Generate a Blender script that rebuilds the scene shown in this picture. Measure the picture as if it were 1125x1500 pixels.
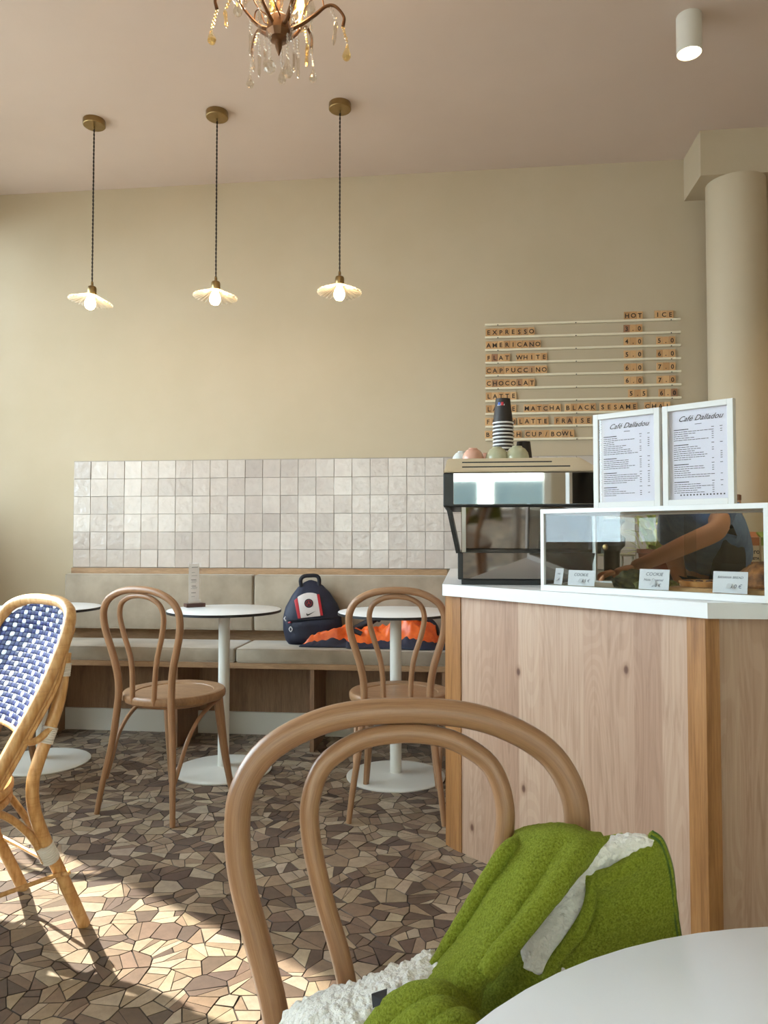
import bpy, bmesh, math, random
from mathutils import Vector, Matrix, noise

for o in list(bpy.data.objects):
    bpy.data.objects.remove(o, do_unlink=True)
scene = bpy.context.scene
C = scene.collection
PI = math.pi
random.seed(7)

# ------------------------------------------------------------------ camera
F_PX, CAM_Z = 1100.0, 1.075
PITCH, YAW = math.radians(1.93), math.radians(6.2)
cam_data = bpy.data.cameras.new('camera')
cam = bpy.data.objects.new('camera', cam_data); C.objects.link(cam)
cam.location = (0, 0, CAM_Z)
cam.rotation_euler = (PI/2 + PITCH, 0, YAW)
cam_data.sensor_fit = 'VERTICAL'; cam_data.sensor_height = 36.0
cam_data.lens = F_PX/1500*36.0
cam_data.clip_start = 0.02
scene.camera = cam

# ------------------------------------------------------------------ light
scene.view_settings.view_transform = 'Standard'
scene.view_settings.look = 'None'
scene.view_settings.exposure = -0.12
scene.view_settings.gamma = 1.0
scene.view_settings.use_curve_mapping = False
world = bpy.data.worlds.new('sky'); scene.world = world; world.use_nodes = True
wn = world.node_tree
bg = wn.nodes['Background']; bg.inputs[0].default_value = (0.72, 0.87, 1.0, 1); bg.inputs[1].default_value = 14.5

def add_light(name, kind, loc, rot=(0, 0, 0), **kw):
    l = bpy.data.lights.new(name, kind); o = bpy.data.objects.new(name, l); C.objects.link(o)
    o.location = loc; o.rotation_euler = rot
    for k, v in kw.items(): setattr(l, k, v)
    return o
SUN_DIR = Vector((0.857, -0.515, -0.85)).normalized()
sun = add_light('sun', 'SUN', (-6, 5, 6), energy=19.0, angle=math.radians(0.7), color=(1.0, 0.93, 0.82))
sun.rotation_euler = SUN_DIR.to_track_quat('-Z', 'Y').to_euler()
# skylight enters through the real window openings: portals guide the sampling only
def portal(name, loc, rot, sx, sy):
    o = add_light(name, 'AREA', loc, rot, shape='RECTANGLE', size=sx, size_y=sy)
    o.data.cycles.is_portal = True
    return o
XL, XR, YB, YF, ZC = -2.9, 2.7, 4.15, -1.6, 3.12
LW = (0.5, 3.50, 0.98, 2.78)
LW2 = (3.62, 4.08, 1.18, 2.98)           # left window: y0 y1 z0 z1
FW = [(-2.2, -0.6, 0.75, 2.5), (-0.2, 0.75, 0.02, 2.35), (1.15, 2.2, 0.75, 2.5)]   # front shop windows: x0 x1 z0 z1
portal('portal_left', (XL-0.10, (LW[0]+LW[1])/2, (LW[2]+LW[3])/2), (0, -PI/2, 0), LW[3]-LW[2], LW[1]-LW[0])
portal('portal_left', (XL-0.10, (LW2[0]+LW2[1])/2, (LW2[2]+LW2[3])/2), (0, -PI/2, 0), LW2[3]-LW2[2], LW2[1]-LW2[0])
for i, w in enumerate(FW):
    portal('portal_front', ((w[0]+w[1])/2, YF-0.12, (w[2]+w[3])/2), (PI/2, 0, 0), w[1]-w[0], w[3]-w[2])

# ------------------------------------------------------------------ camera geometry helpers (real places from sight lines)
def ray(px, py):
    a, b = (px-562.5)/F_PX, (750-py)/F_PX
    c, s = math.cos(PITCH), math.sin(PITCH)
    y, z = c - b*s, s + b*c
    c, s = math.cos(YAW), math.sin(YAW)
    return Vector((a*c - y*s, a*s + y*c, z))
def at_z(px, py, z):
    r = ray(px, py); t = (z-CAM_Z)/r.z
    return Vector((r.x*t, r.y*t, z))
def at_y(px, py, y):
    r = ray(px, py); t = y/r.y
    return Vector((r.x*t, y, CAM_Z + r.z*t))
def at_d(px, py, d):
    r = ray(px, py); return Vector((r.x*d, r.y*d, CAM_Z + r.z*d))

# ------------------------------------------------------------------ object helpers
def set_props(o, label=None, cat=None, group=None, kind=None):
    if label: o['label'] = label
    if cat: o['category'] = cat
    if group: o['group'] = group
    if kind: o['kind'] = kind
    return o
def thing(name, label, cat, loc=(0, 0, 0), rotz=0.0, group=None):
    o = bpy.data.objects.new(name, None); C.objects.link(o)
    o.empty_display_size = 0.1
    o.location = loc; o.rotation_euler = (0, 0, rotz)
    return set_props(o, label, cat, group)
def finish(name, bm, mat, parent=None, sharp=35, smooth=True):
    me = bpy.data.meshes.new(name)
    bmesh.ops.recalc_face_normals(bm, faces=bm.faces)
    bm.to_mesh(me); bm.free()
    for m in (mat if isinstance(mat, (list, tuple)) else [mat]): me.materials.append(m)
    if smooth:
        for p in me.polygons: p.use_smooth = True
        me.set_sharp_from_angle(angle=math.radians(sharp))
    o = bpy.data.objects.new(name, me); C.objects.link(o)
    if parent: o.parent = parent
    return o
def struct(name, bm, mat, parent=None, **k):
    o = finish(name, bm, mat, parent, **k)
    if not parent: o['kind'] = 'structure'
    return o
def bm_new(): return bmesh.new()
def add_box(bm, c, s, bevel=0.0, seg=2, rot=None, mi=0):
    r = bmesh.ops.create_cube(bm, size=1.0)
    vs = r['verts']
    M = Matrix.Translation(Vector(c)) @ (rot.to_4x4() if rot is not None else Matrix.Identity(4)) @ Matrix.Diagonal((*s, 1))
    bmesh.ops.transform(bm, matrix=M, verts=vs)
    fs = list({f for v in vs for f in v.link_faces})
    for f in fs: f.material_index = mi
    if bevel > 0:
        es = list({e for v in vs for e in v.link_edges})
        r2 = bmesh.ops.bevel(bm, geom=es, offset=bevel, segments=seg, affect='EDGES', profile=0.5)
        for f in r2['faces']: f.material_index = mi
    return vs
def box(c, s, bevel=0.0, seg=2, rot=None):
    bm = bm_new(); add_box(bm, c, s, bevel, seg, rot); return bm
def box2(x0, x1, y0, y1, z0, z1, bevel=0.0):
    return box(((x0+x1)/2, (y0+y1)/2, (z0+z1)/2), (x1-x0, y1-y0, z1-z0), bevel)
def catmull(pts, n=8, closed=False):
    P = [Vector(p) for p in pts]; out = []; N = len(P)
    rng = range(N) if closed else range(N-1)
    for i in rng:
        if closed: p0, p1, p2, p3 = P[(i-1) % N], P[i], P[(i+1) % N], P[(i+2) % N]
        else:
            p1, p2 = P[i], P[i+1]
            p0 = P[i-1] if i > 0 else p1 + (p1-p2)
            p3 = P[i+2] if i+2 < N else p2 + (p2-p1)
        for k in range(n):
            t = k/n
            out.append(0.5*((2*p1) + (p2-p0)*t + (2*p0-5*p1+4*p2-p3)*t*t + (3*p1-p0-3*p2+p3)*t*t*t))
    if not closed: out.append(P[-1].copy())
    return out
def lerp_list(v, n):
    out = []
    for i in range(n):
        t = i/(n-1)*(len(v)-1); k = min(int(t), len(v)-2); out.append(v[k]+(v[k+1]-v[k])*(t-k))
    return out
def add_tube(bm, pts, r, seg=10, closed=False, caps=True, mi=0, uvl=None):
    P = [Vector(p) for p in pts]; n = len(P)
    lay = bm.verts.layers.float_vector.get('along') or bm.verts.layers.float_vector.new('along'); run = random.uniform(0, 50)
    R = r if isinstance(r, (list, tuple)) else [r]*n
    if len(R) != n: R = lerp_list(list(R), n)
    rings = []; nrm = None
    for i in range(n):
        if closed: t = P[(i+1) % n]-P[(i-1) % n]
        else: t = P[min(i+1, n-1)]-P[max(i-1, 0)]
        if t.length < 1e-9: t = Vector((0, 0, 1))
        t.normalize()
        if nrm is None:
            a = Vector((0, 0, 1)) if abs(t.z) < 0.9 else Vector((1, 0, 0))
            nrm = (a - t*a.dot(t)).normalized()
        else:
            nrm = nrm - t*nrm.dot(t)
            nrm = nrm.normalized() if nrm.length > 1e-6 else t.orthogonal().normalized()
        b = t.cross(nrm)
        rings.append([bm.verts.new(P[i] + (nrm*math.cos(2*PI*k/seg) + b*math.sin(2*PI*k/seg))*R[i]) for k in range(seg)])
        if i: run += (P[i]-P[i-1]).length
        for k in range(seg): rings[-1][k][lay] = (R[i]*math.cos(2*PI*k/seg), R[i]*math.sin(2*PI*k/seg), run)
    for i in range(n if closed else n-1):
        A, B = rings[i], rings[(i+1) % n]
        for k in range(seg):
            f = bm.faces.new((A[k], A[(k+1) % seg], B[(k+1) % seg], B[k])); f.material_index = mi
    if caps and not closed:
        bm.faces.new(list(reversed(rings[0]))).material_index = mi
        bm.faces.new(rings[-1]).material_index = mi
def tube(pts, r, seg=10, **k):
    bm = bm_new(); add_tube(bm, pts, r, seg, **k); return bm
def add_lathe(bm, prof, seg=32, c=(0, 0, 0), M=None, mi=0):
    c = Vector(c); rings = []; new = []
    for (r, z) in prof:
        if r < 1e-6: v = [bm.verts.new(c+Vector((0, 0, z)))]
        else: v = [bm.verts.new(c+Vector((r*math.cos(2*PI*k/seg), r*math.sin(2*PI*k/seg), z))) for k in range(seg)]
        rings.append(v); new += v
    for A, B in zip(rings, rings[1:]):
        for k in range(seg):
            a0, a1 = A[k % len(A)], A[(k+1) % len(A)]; b0, b1 = B[k % len(B)], B[(k+1) % len(B)]
            vs = []
            for v in (a0, a1, b1, b0):
                if v not in vs: vs.append(v)
            if len(vs) > 2: bm.faces.new(vs).material_index = mi
    for ring, rev in ((rings[0], True), (rings[-1], False)):
        if len(ring) > 2:
            bm.faces.new(list(reversed(ring)) if rev else ring).material_index = mi
    if M is not None: bmesh.ops.transform(bm, matrix=M, verts=new)
    return new
def lathe(prof, seg=32, **k):
    bm = bm_new(); add_lathe(bm, prof, seg, **k); return bm
def add_prism(bm, poly, z0, z1, mi=0):
    a = [bm.verts.new((p[0], p[1], z0)) for p in poly]; b = [bm.verts.new((p[0], p[1], z1)) for p in poly]
    n = len(poly); bm.faces.new(list(reversed(a))).material_index = mi; bm.faces.new(b).material_index = mi
    for i in range(n): bm.faces.new((a[i], a[(i+1) % n], b[(i+1) % n], b[i])).material_index = mi
def prism(poly, z0, z1):
    bm = bm_new(); add_prism(bm, poly, z0, z1); return bm
def grid_bm(rows, thick=0.0, disp=None):
    """closed slab from a grid of points; disp(p, n) gives a push along the normal"""
    nr, nc = len(rows), len(rows[0])
    N = [[None]*nc for _ in range(nr)]
    for i in range(nr):
        for j in range(nc):
            du = rows[i][min(j+1, nc-1)]-rows[i][max(j-1, 0)]; dv = rows[min(i+1, nr-1)][j]-rows[max(i-1, 0)][j]
            n = du.cross(dv); N[i][j] = n.normalized() if n.length > 1e-12 else Vector((0, 0, 1))
    bm = bm_new()
    def lay(sgn):
        L = []
        for i in range(nr):
            L.append([])
            for j in range(nc):
                e = min(i, j, nr-1-i, nc-1-j)
                th = thick/2*min(1.0, 0.35+0.33*e)
                d = disp(rows[i][j], sgn) if disp else 0.0
                L[-1].append(bm.verts.new(rows[i][j] + N[i][j]*sgn*(th+d)))
        return L
    A = lay(1)
    for i in range(nr-1):
        for j in range(nc-1): bm.faces.new((A[i][j], A[i][j+1], A[i+1][j+1], A[i+1][j]))
    if thick > 0:
        B = lay(-1)
        for i in range(nr-1):
            for j in range(nc-1): bm.faces.new((B[i][j], B[i+1][j], B[i+1][j+1], B[i][j+1]))
        for j in range(nc-1):
            bm.faces.new((A[0][j], B[0][j], B[0][j+1], A[0][j+1])); bm.faces.new((A[-1][j], A[-1][j+1], B[-1][j+1], B[-1][j]))
        for i in range(nr-1):
            bm.faces.new((A[i][0], A[i+1][0], B[i+1][0], B[i][0])); bm.faces.new((A[i][-1], B[i][-1], B[i+1][-1], A[i+1][-1]))
    return bm
def loft(ctrl, nu, nv):
    """smooth surface through a coarse grid of control points"""
    rows = [catmull(r, nu) for r in ctrl]
    cols = [catmull([r[j] for r in rows], nv) for j in range(len(rows[0]))]
    return [[cols[j][i] for j in range(len(cols))] for i in range(len(cols[0]))]
_txt = {}
def text_mesh(s, size=1.0, extrude=0.0, align='LEFT', shear=0.0, offset=0.0):
    key = (s, size, extrude, align, shear, offset)
    if key in _txt: return _txt[key]
    cu = bpy.data.curves.new('t', 'FONT'); cu.body = s; cu.size = size; cu.extrude = extrude
    cu.align_x = align; cu.shear = shear; cu.offset = offset; cu.resolution_u = 3
    o = bpy.data.objects.new('t', cu); C.objects.link(o)
    dg = bpy.context.evaluated_depsgraph_get()
    me = bpy.data.meshes.new_from_object(o.evaluated_get(dg))
    bpy.data.objects.remove(o, do_unlink=True); bpy.data.curves.remove(cu)
    _txt[key] = me; return me
def text_obj(name, s, mat, parent, loc, rot, size, extrude=0.0006, align='LEFT', shear=0.0, offset=0.0):
    me = text_mesh(s, size, extrude, align, shear, offset)
    if not me.materials: me.materials.append(mat)
    o = bpy.data.objects.new(name, me); C.objects.link(o); o.parent = parent
    o.location = loc; o.rotation_euler = rot
    return o
def copy_tree(o, parent=None):
    c = o.copy(); C.objects.link(c); c.parent = parent
    for ch in list(o.children): copy_tree(ch, c)
    return c

# ------------------------------------------------------------------ materials
def srgb(r, g, b):
    f = lambda v: (v/255/12.92) if v/255 <= 0.04045 else ((v/255+0.055)/1.055)**2.4
    return (f(r), f(g), f(b), 1.0)
class NT:
    def __init__(s, name):
        s.m = bpy.data.materials.new(name); s.m.use_nodes = True; s.t = s.m.node_tree
        s.b = s.t.nodes['Principled BSDF']; s.out = s.t.nodes['Material Output']
    def n(s, typ, **kw):
        nd = s.t.nodes.new(typ)
        for k, v in kw.items():
            if k in nd.inputs.keys(): nd.inputs[k].default_value = v
            else: setattr(nd, k, v)
        return nd
    def l(s, a, b): s.t.links.new(a, b)
    def coords(s, scale=(1, 1, 1), kind='Object'):
        tc = s.n('ShaderNodeTexCoord'); mp = s.n('ShaderNodeMapping'); mp.inputs['Scale'].default_value = scale
        s.l(tc.outputs[kind], mp.inputs[0]); return mp.outputs[0]
    def noise(s, vec, scale, detail=4, rough=0.55, dist=0.0):
        nd = s.n('ShaderNodeTexNoise'); nd.inputs['Scale'].default_value = scale; nd.inputs['Detail'].default_value = detail
        nd.inputs['Roughness'].default_value = rough; nd.inputs['Distortion'].default_value = dist
        if vec is not None: s.l(vec, nd.inputs['Vector'])
        return nd.outputs['Fac']
    def ramp(s, fac, stops):
        nd = s.n('ShaderNodeValToRGB'); el = nd.color_ramp.elements
        while len(el) > 1: el.remove(el[0])
        el[0].position = stops[0][0]; el[0].color = stops[0][1]
        for p, c in stops[1:]: e = el.new(p); e.color = c
        s.l(fac, nd.inputs[0]); return nd.outputs[0]
    def mix(s, fac, a, b, mode='MIX'):
        nd = s.n('ShaderNodeMix', data_type='RGBA', blend_type=mode)
        if isinstance(fac, (int, float)): nd.inputs[0].default_value = fac
        else: s.l(fac, nd.inputs[0])
        for i, v in ((6, a), (7, b)):
            if isinstance(v, tuple): nd.inputs[i].default_value = v
            else: s.l(v, nd.inputs[i])
        return nd.outputs[2]
    def math(s, op, a, b=None):
        nd = s.n('ShaderNodeMath', operation=op)
        for i, v in enumerate((a, b)):
            if v is None: continue
            if isinstance(v, (int, float)): nd.inputs[i].default_value = v
            else: s.l(v, nd.inputs[i])
        return nd.outputs[0]
    def bump(s, h, strength=0.2, dist=0.002):
        nd = s.n('ShaderNodeBump'); nd.inputs['Strength'].default_value = strength; nd.inputs['Distance'].default_value = dist
        s.l(h, nd.inputs['Height']); s.l(nd.outputs[0], s.b.inputs['Normal'])
    def set(s, color=None, rough=0.5, metal=0.0, spec=None, **k):
        if color is not None:
            if isinstance(color, tuple): s.b.inputs['Base Color'].default_value = color
            else: s.l(color, s.b.inputs['Base Color'])
        s.b.inputs['Roughness'].default_value = rough; s.b.inputs['Metallic'].default_value = metal
        if spec is not None: s.b.inputs['Specular IOR Level'].default_value = spec
        for kk, v in k.items(): s.b.inputs[kk].default_value = v
        return s.m
def plain(name, col, rough=0.5, metal=0.0, **k):
    n = NT(name); return n.set(col, rough, metal, **k)
def mottled(name, c1, c2, scale=6, rough=0.6, bump=0.0, bscale=200, metal=0.0, bdist=0.001, **k):
    n = NT(name); v = n.coords()
    n.set(n.ramp(n.noise(v, scale, 4), [(0.35, c1), (0.65, c2)]), rough, metal, **k)
    if bump: n.bump(n.noise(v, bscale, 3), bump, bdist)
    return n.m
def wood(name, c1, c2, c3, scale=(14, 14, 1.2), rough=0.42, along=False):
    n = NT(name); v = n.coords(scale)
    if along:     # grain follows the bent rod
        at = n.n('ShaderNodeAttribute'); at.attribute_name = 'along'; mp = n.n('ShaderNodeMapping'); mp.inputs['Scale'].default_value = scale
        n.l(at.outputs['Vector'], mp.inputs[0]); v = mp.outputs[0]
    g = n.noise(v, 2.2, 6, 0.6, 0.6)
    col = n.ramp(g, [(0.30, c1), (0.50, c2), (0.72, c3)])
    f = n.noise(v, 15.0, 3)
    col = n.mix(0.22, col, n.ramp(f, [(0.38, (0.25, 0.2, 0.16, 1)), (0.62, (1, 1, 1, 1))]), 'MULTIPLY')
    n.set(col, rough, 0); n.bump(f, 0.12, 0.0006); return n.m
def thin_glass(name, tint=(0.97, 0.99, 0.98, 1), boost=0.04, rough=0.0, gcol=1.0):
    n = NT(name); t = n.t; t.nodes.remove(n.b)
    tr = n.n('ShaderNodeBsdfTransparent'); tr.inputs[0].default_value = tint
    gl = n.n('ShaderNodeBsdfGlossy'); gl.inputs['Roughness'].default_value = rough; gl.inputs[0].default_value = (gcol, gcol, gcol, 1)
    fr = n.n('ShaderNodeFresnel'); ge = n.n('ShaderNodeNewGeometry')
    n.l(n.math('SUBTRACT', 1.5, n.math('MULTIPLY', ge.outputs['Backfacing'], 1.5-1/1.5)), fr.inputs['IOR'])   # same reflectance on both faces of a thin pane
    add = n.math('ADD', fr.outputs[0], boost)
    mx = n.n('ShaderNodeMixShader'); n.l(add, mx.inputs[0]); n.l(tr.outputs[0], mx.inputs[1]); n.l(gl.outputs[0], mx.inputs[2])
    n.l(mx.outputs[0], n.out.inputs[0]); return n.m
def emitter(name, col, strength):
    n = NT(name); n.set((0, 0, 0, 1), 0.5); n.b.inputs['Emission Color'].default_value = col; n.b.inputs['Emission Strength'].default_value = strength
    return n.m

M = {}
M['wall'] = mottled('wall_paint', srgb(186, 169, 142), srgb(190, 173, 147), 3, 0.75, 0.05, 120)
M['ceiling'] = mottled('ceiling_paint', srgb(205, 186, 172), srgb(209, 190, 176), 2, 0.8)
M['white'] = plain('white_lacquer', srgb(232, 232, 232), 0.32)
M['white_warm'] = plain('warm_white_paint', srgb(214, 208, 196), 0.45)
M['table_top'] = mottled('table_laminate', srgb(226, 225, 224), srgb(230, 229, 228), 5, 0.28)
M['table_metal'] = plain('white_metal', srgb(222, 218, 208), 0.35)
M['black'] = plain('black_plastic', srgb(22, 22, 23), 0.4)
M['bentwood'] = wood('bentwood', srgb(146, 107, 76), srgb(162, 121, 88), srgb(174, 134, 99), (75, 75, 2.2), 0.34, True)
M['bentwood2'] = wood('bentwood_seat', srgb(140, 104, 72), srgb(156, 118, 84), srgb(168, 130, 94), (3, 14, 3), 0.4)
M['oak'] = wood('oak_edge', srgb(130, 86, 44), srgb(164, 113, 64), srgb(184, 134, 82), (24, 24, 1.0), 0.45)
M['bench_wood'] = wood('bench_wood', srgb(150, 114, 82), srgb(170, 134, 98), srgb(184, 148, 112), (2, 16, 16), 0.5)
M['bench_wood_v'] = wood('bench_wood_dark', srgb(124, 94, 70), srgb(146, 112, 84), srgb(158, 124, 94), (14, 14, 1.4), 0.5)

# ================================================================== SETTING
# ---- floor: broken-tile paving, every shard a real piece
def clip(poly, p, n):
    out = []; L = len(poly)
    for i in range(L):
        a, b = poly[i], poly[(i+1) % L]
        da = (a[0]-p[0])*n[0]+(a[1]-p[1])*n[1]; db = (b[0]-p[0])*n[0]+(b[1]-p[1])*n[1]
        if da <= 0: out.append(a)
        if (da < 0 < db) or (db < 0 < da):
            t = da/(da-db); out.append((a[0]+(b[0]-a[0])*t, a[1]+(b[1]-a[1])*t))
    return out
def area(p):
    return 0.5*sum(p[i][0]*p[(i+1) % len(p)][1]-p[(i+1) % len(p)][0]*p[i][1] for i in range(len(p)))
def shards(x0, x1, y0, y1, s):
    rnd = random.Random(11)
    nx, ny = int((x1-x0)/s)+1, int((y1-y0)/s)+1
    S = {}
    for i in range(-2, nx+2):
        for j in range(-2, ny+2):
            S[i, j] = (x0+(i+0.5+rnd.uniform(-.46, .46))*s, y0+(j+0.5+rnd.uniform(-.46, .46))*s)
    out = []
    for i in range(nx):
        for j in range(ny):
            c = S[i, j]; poly = [(c[0]-2*s, c[1]-2*s), (c[0]+2*s, c[1]-2*s), (c[0]+2*s, c[1]+2*s), (c[0]-2*s, c[1]+2*s)]
            for di in (-1, 0, 1, -2, 2):
                for dj in (-1, 0, 1, -2, 2):
                    if di == dj == 0: continue
                    q = S.get((i+di, j+dj))
                    if q is None: continue
                    d = (q[0]-c[0], q[1]-c[1])
                    poly = clip(poly, ((c[0]+q[0])/2, (c[1]+q[1])/2), d)
                    if len(poly) < 3: break
                if len(poly) < 3: break
            if len(poly) < 3: continue
            parts = [poly]
            for rnd_k in range(2):
                new = []
                for P in parts:
                    A = area(P)
                    if A > s*s*0.5 and rnd.random() < 0.66:
                        cx = sum(v[0] for v in P)/len(P); cy = sum(v[1] for v in P)/len(P); a = rnd.uniform(0, PI)
                        off = rnd.uniform(-.18, .18)*s; n = (math.cos(a), math.sin(a)); p = (cx+n[0]*off, cy+n[1]*off)
                        new += [clip(P, p, n), clip(P, p, (-n[0], -n[1]))]
                    else: new.append(P)
                parts = new
            for P in parts:
                Q = []
                for v in P:
                    if not Q or math.hypot(v[0]-Q[-1][0], v[1]-Q[-1][1]) > 0.004: Q.append(v)
                if len(Q) > 2 and math.hypot(Q[0][0]-Q[-1][0], Q[0][1]-Q[-1][1]) < 0.004: Q.pop()
                if len(Q) > 2 and area(Q) > 0.00012: out.append(Q)
    return out
TILE_T, TILE_B = 0.0, -0.004
PAL = [srgb(178, 160, 138), srgb(170, 150, 126), srgb(184, 167, 145), srgb(166, 146, 122), srgb(152, 130, 108), srgb(134, 111, 92),
       srgb(110, 90, 76), srgb(124, 102, 86), srgb(104, 86, 75), srgb(174, 155, 132), srgb(150, 128, 107), srgb(98, 80, 70)]
n = NT('floor_shards'); at = n.n('ShaderNodeAttribute'); at.attribute_name = 'Col'
v = n.coords((1, 1, 1)); g = n.noise(v, 22, 6, 0.65, 0.5)
col = n.mix(0.55, at.outputs['Color'], n.ramp(g, [(0.3, (0.55, 0.52, 0.5, 1)), (0.62, (1.08, 1.06, 1.04, 1))]), 'MULTIPLY')
g2 = n.noise(v, 90, 4, 0.7)
col = n.mix(0.25, col, n.ramp(g2, [(0.35, (0.6, 0.56, 0.54, 1)), (0.55, (1, 1, 1, 1))]), 'MULTIPLY')
n.set(col, 0.42, 0); n.bump(g2, 0.15, 0.001); M['shard'] = n.m
M['grout'] = mottled('floor_grout', srgb(50, 42, 37), srgb(66, 56, 49), 30, 0.8)
def shard_bm(bm, P, cl, rnd, ox=0.0, oy=0.0):
    lay = bm.loops.layers.float_color.get('Col') or bm.loops.layers.float_color.new('Col')
    cx = sum(v[0] for v in P)/len(P); cy = sum(v[1] for v in P)/len(P)
    def inset(d, z, tilt):
        r = []
        for v in P:
            dx, dy = v[0]-cx, v[1]-cy; L = math.hypot(dx, dy); k = max(0.3, 1-d/L)
            r.append(bm.verts.new((cx+dx*k-ox, cy+dy*k-oy, z+(tilt[0]*dx+tilt[1]*dy))))
        return r
    tl = (rnd.uniform(-.006, .006), rnd.uniform(-.006, .006))
    jw = rnd.uniform(.0009, .0020); a = inset(jw, TILE_B, (0, 0)); b = inset(jw, TILE_T-0.0008, tl); c = inset(jw+.0009, TILE_T, tl)
    m = len(P)
    def paint(f, col_):
        for lp in f.loops: lp[lay] = col_
    paint(bm.faces.new(c), cl)
    dirty = (cl[0]*.34, cl[1]*.32, cl[2]*.30, 1)       # grout-stained broken edge
    for A, B in ((a, b), (b, c)):
        for i in range(m): paint(bm.faces.new((A[i], A[(i+1) % m], B[(i+1) % m], B[i])), dirty)
floor = struct('floor', box2(XL, XR, YF-0.1, YB, -0.06, TILE_B), M['grout'], smooth=False)
def proj(x, y):
    c, s = math.cos(YAW), math.sin(YAW); xc, yc = x*c+y*s, -x*s+y*c
    if yc < 0.3: return None
    return (562.5+F_PX*xc/yc, 787+F_PX*CAM_Z/yc)
SH = shards(XL, XR, YF, YB, 0.070)
rnd = random.Random(5)
scored = []
for P in SH:
    q = [proj(*v) for v in P]
    a = 0
    if all(q) and all(0 < u[0] < 1125 and u[1] < 1500 for u in q):
        cx = sum(u[0] for u in q)/len(q); cy = sum(u[1] for u in q)/len(q)
        hid = (cx > 665 and cy > 1240+0.12*(cx-665)*2) or (cx > 1000)
        if not hid: a = abs(area(q))
    scored.append((a, P))
scored.sort(key=lambda t: -t[0])
def pick_col():
    c = rnd.choice(PAL); k = rnd.uniform(0.74, 0.98); return (c[0]*k, c[1]*k*rnd.uniform(.97, 1.02), c[2]*k*rnd.uniform(.94, 1.04), 1)
for i, (a, P) in enumerate(scored[:300]):
    bm = bm_new(); ox = sum(v[0] for v in P)/len(P); oy = sum(v[1] for v in P)/len(P)
    shard_bm(bm, P, pick_col(), rnd, ox, oy)
    o = finish('floor_tile', bm, M['shard'], floor, smooth=False); o.location = (ox, oy, 0)
bm = bm_new()
for a, P in scored[300:]: shard_bm(bm, P, pick_col(), rnd)
o = finish('floor_tiles', bm, M['shard'], floor, smooth=False); o['kind'] = 'stuff'

# ---- walls and ceiling
T = 0.2
struct('ceiling', box2(XL-T, XR+T, YF-T, YB+T, ZC, ZC+0.2), M['ceiling'], smooth=False)
wall_back = struct('wall_back', box2(XL-T, XR+T, YB, YB+T, -0.06, ZC), M['wall'], smooth=False)
bm = bm_new()
def wb(bm, x0, x1, y0, y1, z0, z1): add_box(bm, ((x0+x1)/2, (y0+y1)/2, (z0+z1)/2), (x1-x0, y1-y0, z1-z0))
y0, y1, z0, z1 = LW
a0_, a1_, b0_, b1_ = LW2
wb(bm, XL-T, XL, YF, y0, -.06, ZC); wb(bm, XL-T, XL, y1, a0_, -.06, ZC); wb(bm, XL-T, XL, a1_, YB, -.06, ZC); wb(bm, XL-T, XL, a0_, a1_, -.06, b0_); wb(bm, XL-T, XL, a0_, a1_, b1_, ZC); wb(bm, XL-T, XL, y0, y1, -.06, z0); wb(bm, XL-T, XL, y0, y1, z1, ZC)
struct('wall_left', bm, M['wall'], smooth=False)
struct('wall_right', box2(XR, XR+T, YF, YB, -.06, ZC), M['wall'], smooth=False)
bm = bm_new(); xs = XL-T
for (a, b, c, d) in FW:
    wb(bm, xs, a, YF-T, YF, -.06, ZC); wb(bm, a, b, YF-T, YF, d, ZC)
    if c > 0.1: wb(bm, a, b, YF-T, YF, -.06, c)
    xs = b
wb(bm, xs, XR+T, YF-T, YF, -.06, ZC)
struct('wall_front', bm, M['wall'], smooth=False)
M['glass_thin'] = thin_glass('window_glass', boost=0.0)
def window(name, axis, pos, a0, a1, z0, z1, nm):
    bm = bm_new(); w = 0.06
    def bar(u0, u1, v0, v1):
        if axis == 'x': wb(bm, pos-0.03, pos+0.03, u0, u1, v0, v1)
        else: wb(bm, u0, u1, pos-0.03, pos+0.03, v0, v1)
    bar(a0, a0+w, z0, z1); bar(a1-w, a1, z0, z1); bar(a0+w, a1-w, z0, z0+w); bar(a0+w, a1-w, z1-w, z1)
    ms = [a0+(a1-a0)*k/nm for k in range(1, nm)]
    for m_ in ms: bar(m_-0.025, m_+0.025, z0+w, z1-w)
    fr = struct(name, bm, M['white_warm'], smooth=False)
    e = [a0+w]+sum([[m_-0.025, m_+0.025] for m_ in ms], [])+[a1-w]
    for k in range(0, len(e), 2):
        b = box2(pos-.003, pos+.003, e[k], e[k+1], z0+w, z1-w) if axis == 'x' else box2(e[k], e[k+1], pos-.003, pos+.003, z0+w, z1-w)
        finish('window_pane', b, M['glass_thin'], fr, smooth=False)
    return fr
window('window_1', 'x', XL-0.08, *LW, 1)
window('window_2', 'y', YF-0.08, *FW[0], 2)
window('door_1', 'y', YF-0.08, *FW[1], 1)
window('window_3', 'y', YF-0.08, *FW[2], 1)
window('window_4', 'x', XL-0.08, *LW2, 1)

# beam end and round column at the right
struct('beam', box2(1.18, XR, 3.86, YB, 2.89, ZC), M['wall'], smooth=False)
struct('column', lathe([(0.143, 0), (0.143, 2.89)], 48, c=(1.385, 3.975, 0)), M['wall'])

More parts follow.
